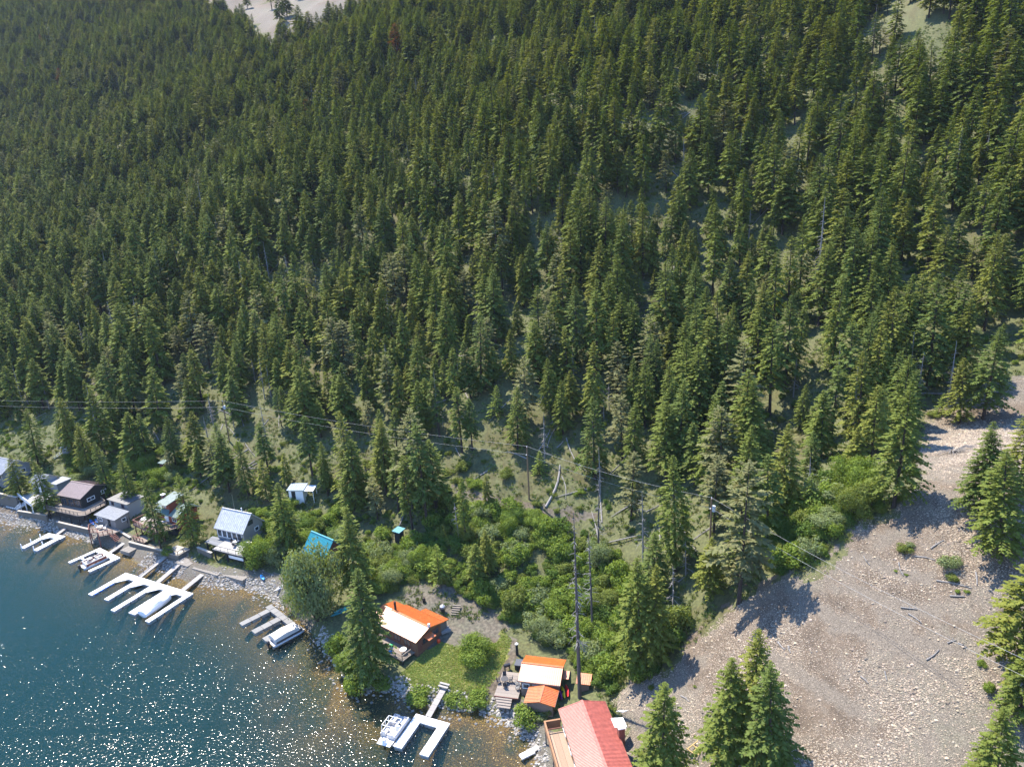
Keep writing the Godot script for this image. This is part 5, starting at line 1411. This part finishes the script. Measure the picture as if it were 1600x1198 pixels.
func scatter(called: String, label: String, meshes: Array, m: Material, list: Array, tints: Array) -> void:
	var w := Node3D.new()
	w.name = called
	add_child(w)
	tag(w, label, "", "", "stuff")
	for i in meshes.size():
		var count := 0
		for k in range(i, list.size(), meshes.size()): count += 1
		var mm := MultiMesh.new()
		mm.transform_format = MultiMesh.TRANSFORM_3D
		mm.use_colors = true
		mm.mesh = meshes[i]
		mm.instance_count = count
		for k in count:
			mm.set_instance_transform(k, list[k * meshes.size() + i])
			mm.set_instance_color(k, tints[(k * 13 + i * 5) % tints.size()])
		var o := MultiMeshInstance3D.new()
		o.name = called + "_cluster"
		o.multimesh = mm
		o.material_override = m
		w.add_child(o, true)
		o.set_meta("kind", "stuff")

func greys(lo: float, hi: float, warm: float) -> Array:
	var out := []
	for k in 23:
		var f := lerpf(lo, hi, fmod(k * 0.618, 1.0))
		out.append(Color(f * (1.0 + warm * fmod(k * 0.37, 1.0)), f, f * (1.0 - warm * fmod(k * 0.71, 1.0))))
	return out

func build_stones_and_grass() -> void:
	var stones := []
	for k in 5: stones.append(stone(300 + k))
	var rock := mat("rock", Color(0.305, 0.262, 0.208), 0.9)
	rock.vertex_color_use_as_albedo = true
	var list := []
	var scree := PackedVector2Array(SCREE)
	while list.size() < 120000:
		var x := rng.randf_range(4.0, 95.0)
		var z := rng.randf_range(-125.0, -45.0)
		if not in_poly(Vector2(x, z), scree): continue
		var g := on_ground(x, z)
		if not on_screen(g, 0.15): continue
		var trodden := false
		for t in TRAILS:
			if absf(t[0].x - x) < 9.0 and Geometry2D.get_closest_point_to_segment(Vector2(x, z), t[0], t[1]).distance_to(Vector2(x, z)) < 0.55: trodden = true
		if trodden and rng.randf() < 0.85: continue
		var coarse := noise_a.get_noise_2d(x * 2.2 + 90.0, z * 2.2)   # the fall sorts coarse and fine
		if rng.randf() > 0.75 + coarse * 1.3: continue
		var k := (0.035 + 0.065 * pow(rng.randf(), 2.0)) * (1.0 + 0.9 * maxf(0.0, coarse)) + (0.13 if rng.randf() < 0.008 + 0.03 * maxf(0.0, coarse) else 0.0)
		list.append(Transform3D(Basis.from_euler(Vector3(rng.randf_range(-0.5, 0.5), rng.randf() * TAU, rng.randf_range(-0.5, 0.5))).scaled(Vector3(k * rng.randf_range(0.8, 1.6), k * rng.randf_range(0.5, 1.0), k)), g))
	scatter("scree_stones", "loose grey brown stones covering the scree", stones, rock, list, greys(0.45, 1.3, 0.12))
	list = []
	while list.size() < 4300:   # stone bank along the waterline
		var v := rng.randf_range(-6.0, 165.0)
		var q := rng.randf_range(-0.6, 2.2) if rng.randf() < 0.8 else rng.randf_range(-2.5, 5.0 if v > 46.0 else 1.8)
		var big := sin(v * 0.21) + sin(v * 0.093 + 1.0) > -0.2
		if v < 46.0: big = true
		if not big and rng.randf() < 0.75: continue
		var u := q + interp(v, SHORE_V, SHORE_U)
		var p := ORIGIN + UPHILL * u + ALONG * v
		var k := rng.randf_range(0.1, 0.3) if big else rng.randf_range(0.05, 0.14)
		list.append(Transform3D(Basis.from_euler(Vector3(rng.randf_range(-0.6, 0.6), rng.randf() * TAU, rng.randf_range(-0.6, 0.6))).scaled(Vector3(k * 1.3, k, k)), on_ground(p.x, p.y)))
	scatter("shore_rocks", "pale rocks heaped along the waterline", stones, mat("shore_rock", Color(0.28, 0.265, 0.24), 0.9), list, greys(0.6, 1.3, 0.05))
	mats["shore_rock"].vertex_color_use_as_albedo = true
	list = []
	while list.size() < 16000:   # stones on the shallow bed
		var v := rng.randf_range(-25.0, 150.0)
		var q := -pow(rng.randf(), 1.3) * 24.0
		var u := q + interp(v, SHORE_V, SHORE_U)
		var p := ORIGIN + UPHILL * u + ALONG * v
		var k := rng.randf_range(0.05, 0.15)
		list.append(Transform3D(Basis.from_euler(Vector3(rng.randf_range(-0.6, 0.6), rng.randf() * TAU, rng.randf_range(-0.6, 0.6))).scaled(Vector3(k * 1.3, k * 0.6, k)), on_ground(p.x, p.y)))
	var ochre := mat("bed_stone", Color(0.24, 0.17, 0.05), 0.9)
	ochre.vertex_color_use_as_albedo = true
	scatter("bed_stones", "ochre stones on the shallow lake bed", stones, ochre, list, greys(0.5, 1.25, 0.15))
	# grass tufts
	var tufts := []
	for i in 3:
		var s := S()
		var r := RandomNumberGenerator.new()
		r.seed = 70 + i
		for k in 11:
			var a := r.randf() * TAU
			var p := Vector3(cos(a), 0, sin(a)) * r.randf_range(0.0, 0.45)
			var ax := Vector3(cos(a) * 0.35 + r.randf_range(-0.3, 0.3), r.randf_range(0.5, 1.0), sin(a) * 0.35 + r.randf_range(-0.3, 0.3))
			s.kite(p, ax, ax.cross(Vector3(r.randfn(), 0, r.randfn())).normalized() * 0.12)
		tufts.append(s.mesh())
	list = []
	var lawn := PackedVector2Array(LAWN)
	for k in 150000:
		var u := pow(rng.randf(), 1.4) * 210.0 + 3.0
		var v := rng.randf_range(-65.0, 330.0)
		var p := ORIGIN + UPHILL * u + ALONG * v
		var size := rng.randf_range(0.25, 0.7)
		if v < 48.0 and (in_poly(p, scree) or in_poly(p, lawn)): continue
		if inland(u, v) < (5.0 if v > 45.0 else 16.0): continue
		if noise_b.get_noise_2d(p.x, p.y) < -0.1: continue
		var g := on_ground(p.x, p.y)
		if not on_screen(g): continue
		list.append(Transform3D(Basis(Vector3.UP, rng.randf() * TAU).scaled(Vector3(size, size, size)), g))
	print("tufts ", list.size())
	var dry := []
	for k in 29:
		var f := 0.75 + 0.5 * fmod(k * 0.618, 1.0)
		var gr := fmod(k * 0.37, 1.0)
		dry.append(Color(f * lerpf(1.05, 0.7, gr), f, f * lerpf(0.95, 0.8, gr)))
	scatter("dry_grass", "tufts of dry and green grass on the slope", tufts, leafy("grass", Color(0.185, 0.2, 0.065), 0.6), list, dry)
	list = []
	while list.size() < 9000:
		var p := lawn[0] + Vector2(rng.randf_range(-14.0, 22.0), rng.randf_range(-22.0, 10.0))
		if not in_poly(p, lawn): continue
		list.append(Transform3D(Basis(Vector3.UP, rng.randf() * TAU).scaled(Vector3(0.22, 0.12, 0.22) * rng.randf_range(0.6, 1.3)), on_ground(p.x, p.y)))
	scatter("lawn_grass", "short yellow green lawn grass", tufts, leafy("lawn_blade", Color(0.33, 0.34, 0.09), 0.6), list, dry)

# ---------------------------------------------------------------- small things
func kayak(label: String, at: Vector3, turn: float, c: Color, L := 3.2, tilt := 0.0) -> void:
	var o := thing("kayak", label, "kayak", at, turn)
	var s := S()
	var rings := []
	for k in 9:
		var t := k / 8.0
		var w := 0.36 * pow(sin(clampf(t, 0.02, 0.98) * PI), 0.6)
		var z := (t - 0.5) * L
		var row := []
		for i in 8:
			var a := TAU * i / 8.0
			row.append(Basis(Vector3.BACK, tilt) * Vector3(cos(a) * w, 0.2 + sin(a) * 0.19 * pow(sin(clampf(t, 0.05, 0.95) * PI), 0.4), z))
		rings.append(row)
	for k in 8:
		for i in 8: s.quad(rings[k][i], rings[k][(i + 1) % 8], rings[k + 1][(i + 1) % 8], rings[k + 1][i])
	part(o, "hull", s, mat("kayak %s" % c.to_html(), c, 0.35))
	part(o, "cockpit", S().tube([Basis(Vector3.BACK, tilt) * Vector3(0, 0.34, 0.1), Basis(Vector3.BACK, tilt) * Vector3(0, 0.42, 0.1)], [0.24, 0.22], 8), mat("motor_black", Color(0.03, 0.03, 0.035), 0.3))

func chair(label: String, at: Vector3, turn: float, c: Color, group: String) -> void:
	var o := thing("patio_chair", label, "chair", at, turn, group)
	var m := mat("chair %s" % c.to_html(), c, 0.6)
	part(o, "seat", S().span(Vector3(-0.28, 0.4, -0.28), Vector3(0.28, 0.46, 0.28)), m)
	part(o, "backrest", S().box(Vector3(0, 0.78, -0.3), Vector3(0.54, 0.65, 0.06), Basis(Vector3.RIGHT, -0.2)), m)
	for x in [-0.25, 0.25]:
		for z in [-0.25, 0.25]: part(o, "leg", S().span(Vector3(x - 0.03, 0, z - 0.03), Vector3(x + 0.03, 0.4, z + 0.03)), m)
		part(o, "armrest", S().span(Vector3(x * 1.15 - 0.04, 0.62, -0.26), Vector3(x * 1.15 + 0.04, 0.67, 0.26)), m)

func table(label: String, at: Vector3, rad: float, c: Color) -> void:
	var o := thing("patio_table", label, "table", at)
	var m := mat("table %s" % c.to_html(), c, 0.5)
	part(o, "table_top", S().tube([Vector3(0, 0.7, 0), Vector3(0, 0.75, 0)], [rad, rad], 14), m)
	for k in 4: part(o, "leg", S().bar(Vector3(cos(k * PI / 2.0) * rad * 0.7, 0.0, sin(k * PI / 2.0) * rad * 0.7), Vector3(cos(k * PI / 2.0) * rad * 0.5, 0.7, sin(k * PI / 2.0) * rad * 0.5), 0.05), m)

func parasol(label: String, at: Vector3, h: float, rad: float, c: Color, open: bool) -> void:
	var o := thing("parasol", label, "parasol", at)
	part(o, "pole", S().tube([Vector3.ZERO, Vector3(0, h, 0)], [0.03, 0.03], 6), mat("motor_black", Color(0.03, 0.03, 0.035), 0.3))
	part(o, "base", S().tube([Vector3.ZERO, Vector3(0, 0.1, 0)], [0.28, 0.25], 10), mat("motor_black", Color(0.03, 0.03, 0.035), 0.3))
	part(o, "canopy", S().tube([Vector3(0, h - 0.4, 0), Vector3(0, h, 0)] if open else [Vector3(0, h - 1.4, 0), Vector3(0, h - 0.5, 0), Vector3(0, h, 0)], [rad, 0.03] if open else [0.1, 0.16, 0.04], 8), mat("parasol %s" % c.to_html(), c, 0.8))

func build_small_things() -> void:
	var black := Color(0.03, 0.03, 0.035)
	kayak("dark teal kayak nearest the willow under the fir", on_ground(-33.9, -114.9), 2.2, Color(0.0, 0.2, 0.2), 3.4)
	kayak("dark teal kayak beside another on the bank under the fir", on_ground(-34.3, -114.0), 2.2, Color(0.0, 0.17, 0.18), 3.4)
	kayak("longer bright blue kayak behind the low wall", on_ground(-104.3, -157.2), 0.75, Color(0.01, 0.17, 0.55), 4.0)
	kayak("shorter bright blue kayak leaning behind the longer one", on_ground(-103.2, -157.5), 0.75, Color(0.01, 0.2, 0.6), 3.0)
	kayak("purple kayak leaning beside the orange annex", on_ground(5.0, -89.4) + Vector3(0, 0.3, 0), 0.15, Color(0.13, 0.01, 0.12), 2.6, 0.9)
	kayak("yellow kayak between the purple and red kayaks", on_ground(5.5, -89.6) + Vector3(0, 0.3, 0), 0.1, Color(0.65, 0.5, 0.01), 2.6, 0.9)
	kayak("red kayak leaning nearest the dead trunk", on_ground(6.1, -89.7) + Vector3(0, 0.3, 0), 0.05, Color(0.5, 0.012, 0.015), 2.6, 0.9)
	kayak("small blue boat pulled up on the beach under trees", on_ground(-53.3, -128.3), 0.6, Color(0.02, 0.25, 0.6), 2.4)
	kayak("upturned white rowing boat on the small beach by the willow", on_ground(-48.6, -124.6), -0.5, Color(0.55, 0.54, 0.55), 2.6)

	# stone patio by the orange cottage
	var o := thing("patio", "pale plank patio with steps left of the orange cottage", "patio", Vector3(-2.6, 2.2, -92.6), -0.247)
	boards(o, "deck_board", [Vector2(-2.0, -2.6), Vector2(1.6, -2.6), Vector2(1.8, 3.0), Vector2(-2.0, 3.0)], 0.1, Vector2(1, 0), 0.8, [timber("patio_a", Color(0.3, 0.255, 0.215)), timber("patio_b", Color(0.27, 0.23, 0.2))])
	for k in 4: part(o, "step", S().box(Vector3(-0.4 + 0.1 * k, -0.05 - 0.13 * k, 3.25 + 0.42 * k), Vector3(2.6 - 0.2 * k, 0.12, 0.4)), timber("patio_a", Color(0.3, 0.255, 0.215)))
	part(o, "rim_beam", S().bar(Vector3(-2.0, 0.05, 3.05), Vector3(1.8, 0.05, 3.05), 0.1, 0.2), mats["red_stain"])
	table("round black table on the plank patio", Vector3(-3.6, 2.32, -92.9), 0.6, black)
	for k in 4: chair("black chair at the round patio table", Vector3(-3.6 + sin(k * PI / 2.0) * 0.95, 2.32, -92.9 + cos(k * PI / 2.0) * 0.95), k * PI / 2.0 + PI, black, "black chairs round the patio table")
	chair("grey lounge chair on the patio nearest the cottage door", Vector3(-1.7, 2.32, -92.2), -1.2, Color(0.12, 0.12, 0.12), "")
	chair("second grey lounge chair on the patio nearest the steps", Vector3(-1.6, 2.32, -91.2), -1.2, Color(0.14, 0.14, 0.14), "")
	o = thing("hot_tub", "dark covered hot tub behind the patio", "hot tub", on_ground(-1.0, -96.6), -0.25)
	part(o, "tub", S().hexa_at(Vector3(0, -0.1, 0), Vector3(1.6, 0.85, 1.5), 0.95), timber("dark_stain", Color(0.022, 0.025, 0.025)))
	part(o, "lid", S().span(Vector3(-0.85, 0.76, -0.8), Vector3(0.85, 0.88, 0.8)), mat("tub_lid", Color(0.07, 0.075, 0.085), 0.35))
	o = thing("barbecue", "black barbecue grill beside the patio", "grill", on_ground(-3.2, -96.2), 0.4)
	part(o, "grill_box", S().tube([Vector3(-0.5, 0.95, 0), Vector3(0.5, 0.95, 0)], [0.3, 0.3], 9), mat("motor_black", Color(0.03, 0.03, 0.035), 0.3))
	for x in [-0.4, 0.4]: part(o, "leg", S().span(Vector3(x - 0.05, -0.1, -0.25), Vector3(x + 0.05, 0.7, 0.25)), mat("motor_black", Color(0.03, 0.03, 0.035), 0.3))
	o = thing("garden_post", "dark carved post standing on the grass above the hot tub", "post", on_ground(-1.5, -99.4))
	part(o, "post", S().tube([Vector3(0, -0.2, 0), Vector3(0, 1.2, 0), Vector3(0, 2.1, 0)], [0.26, 0.22, 0.2], 8), timber("dark_stain", Color(0.022, 0.025, 0.025)))
	part(o, "cap", S().tube([Vector3(0, 2.1, 0), Vector3(0, 2.3, 0)], [0.3, 0.1], 8), mats["white_paint"])
	# steps and yard behind the lawn house
	o = thing("garden_steps", "timber steps climbing from the yard into the bushes", "stairs", on_ground(-12.4, -109.6), -0.2)
	for k in 5: part(o, "step", S().box(Vector3(0, 0.12 + 0.2 * k, -0.38 * k), Vector3(1.5, 0.16, 0.3)), mats["weathered_timber"])
	o = thing("bench", "pale timber bench steps at the head of the lawn gangway", "bench", on_ground(-13.2, -93.8), -0.413)
	for k in 2: part(o, "plank", S().box(Vector3(0, 0.3 + 0.1 * k, 0.5 - 0.55 * k), Vector3(1.7, 0.12, 0.35)), mats["gangway_board_a"])
	for x in [-0.6, 0.6]: part(o, "leg", S().span(Vector3(x - 0.06, -0.2, -0.2), Vector3(x + 0.06, 0.24, 0.6)), mats["gangway_board_a"])
	o = thing("fire_drum", "grey domed drum on a dark stand behind the lawn house", "drum", on_ground(-14.6, -110.3))
	part(o, "stand", S().tube([Vector3(0, -0.1, 0), Vector3(0, 1.0, 0)], [0.35, 0.4], 8), mat("motor_black", Color(0.03, 0.03, 0.035), 0.3))
	part(o, "dome", S().tube([Vector3(0, 1.0, 0), Vector3(0, 1.3, 0), Vector3(0, 1.55, 0)], [0.55, 0.5, 0.15], 10), mat("galvanised", Color(0.45, 0.45, 0.46), 0.4, 0.6))
	o = thing("buoy", "small orange red buoy standing beside the lawn house gable", "buoy", on_ground(-14.9, -103.6))
	part(o, "body", S().tube([Vector3(0, 0, 0), Vector3(0, 0.2, 0), Vector3(0, 0.6, 0), Vector3(0, 0.8, 0)], [0.2, 0.32, 0.32, 0.1], 9), mat("orange_plastic", Color(0.6, 0.06, 0.01), 0.5))
	o = thing("woodpile", "low pale stone and log pile behind the lawn house corner", "woodpile", on_ground(-13.9, -106.0), 0.5)
	for k in 9: part(o, "log", S().tube([Vector3(-0.9, 0.14 + 0.24 * (k / 4), -0.4 + 0.27 * (k % 4)), Vector3(0.9, 0.14 + 0.24 * (k / 4), -0.4 + 0.27 * (k % 4))], [0.13, 0.13], 6), mats["gangway_board_b"])
	o = thing("slide", "blue and green slide leaning on the lawn house deck rail", "slide", Vector3(-22.6, 3.6, -100.7), -0.669)
	part(o, "chute", S().box(Vector3(0, 0, 0), Vector3(0.75, 1.3, 0.08), Basis(Vector3.RIGHT, -0.3)), mat("blue_plastic", Color(0.01, 0.13, 0.5), 0.4))
	part(o, "hood", S().tube([Vector3(-0.3, 0.7, -0.2), Vector3(0.3, 0.7, -0.2)], [0.22, 0.22], 8), mat("green_plastic", Color(0.02, 0.4, 0.13), 0.4))
	table("white table on the lawn house deck", Vector3(-20.6, 2.62, -101.0), 0.6, Color(0.6, 0.6, 0.6))
	parasol("folded dark parasol beside the grey-roofed cottage", on_ground(-93.2, -153.2), 2.6, 0.9, black, false)
	parasol("open white parasol on the high red deck", Vector3(-86.2, 4.6, -148.4), 2.3, 0.9, Color(0.6, 0.58, 0.55), true)
	table("round grey table on the boathouse roof", Vector3(-61.6, 4.52, -137.6), 0.6, Color(0.4, 0.42, 0.42))
	for k in 3: chair("black chair round the grey table on the boathouse roof", Vector3(-61.6 + sin(k * 2.1) * 1.0, 4.52, -137.6 + cos(k * 2.1) * 1.0), k * 2.1 + PI, black, "chairs on the boathouse roof")
	o = thing("storage_chest", "dark chest with cream cushion on the boathouse roof", "chest", Vector3(-58.6, 4.52, -137.0), -0.447)
	part(o, "chest", S().hexa_at(Vector3.ZERO, Vector3(1.5, 0.55, 0.8), 0.95), mats["dark_stain"])
	part(o, "cushion", S().span(Vector3(-0.7, 0.55, -0.36), Vector3(0.7, 0.7, 0.36)), mats["cream_vinyl"])
	for k in 3: chair("weathered chair on the high red deck", Vector3(-84.4 + 1.5 * k, 4.6, -147.8 + 0.7 * k), 2.4 + 0.5 * k, Color(0.25, 0.2, 0.18), "chairs on the high red deck")
	table("pale table on the high red deck", Vector3(-82.6, 4.6, -148.3), 0.7, Color(0.5, 0.45, 0.42))
	table("white table on the red terrace", Vector3(-98.6, 2.97, -151.2), 0.55, Color(0.55, 0.55, 0.55))
	for k in 2: chair("white chair on the red terrace", Vector3(-99.6 + 2.2 * k, 2.97, -151.5 + 0.6 * k), 1.5 - 2.6 * k, Color(0.5, 0.5, 0.5), "chairs on the red terrace")
	o = thing("swim_raft", "white paddle board platform at the water below the red roofed house", "raft", Vector3(-0.6, 0.25, -80.6), 0.5)
	part(o, "board", S().hexa_at(Vector3(0, -0.05, 0), Vector3(2.2, 0.18, 1.0), 0.96), mats["dock_white_a"])
	part(o, "ramp", S().box(Vector3(1.5, 0.2, -0.1), Vector3(0.9, 0.1, 0.9), Basis(Vector3.BACK, 0.2)), mats["gangway_board_a"])
	o = thing("climbing_frame", "broken yellow timber frame lying by the firs at the bottom", "frame", on_ground(20.6, -70.6), 0.6)
	for k in 3: part(o, "bar", S().bar(Vector3(-1.0, 0.2, -0.7 + 0.7 * k), Vector3(1.0, 0.35, -0.7 + 0.7 * k), 0.12), timber("yellow_timber", Color(0.5, 0.36, 0.14)))
	for k in 3: part(o, "bar", S().bar(Vector3(-1.0 + k, 0.3, -0.8), Vector3(-1.0 + k, 0.3, 0.9), 0.12), timber("yellow_timber", Color(0.5, 0.36, 0.14)))
	o = thing("stump", "small dark stump on bare ground right of the red roof", "stump", on_ground(12.7, -78.6))
	part(o, "wood", S().tube([Vector3(0, -0.2, 0), Vector3(0, 0.4, 0)], [0.35, 0.28], 8), bark)
	o = thing("stump", "cut tree stump in the yard behind the lawn house", "stump", on_ground(-18.2, -112.8))
	part(o, "wood", S().tube([Vector3(0, -0.2, 0), Vector3(0, 0.9, 0)], [0.32, 0.28], 8), bark)
	o = thing("metal_frame", "white metal frame leaning behind the red roofed house", "frame", on_ground(12.9, -82.6), 0.4)
	for k in 4: part(o, "bar", S().bar(Vector3(-0.3 + 0.25 * k, 0, -0.4), Vector3(0.1 + 0.25 * k, 0.7, 0.9), 0.06), mats["white_paint"])
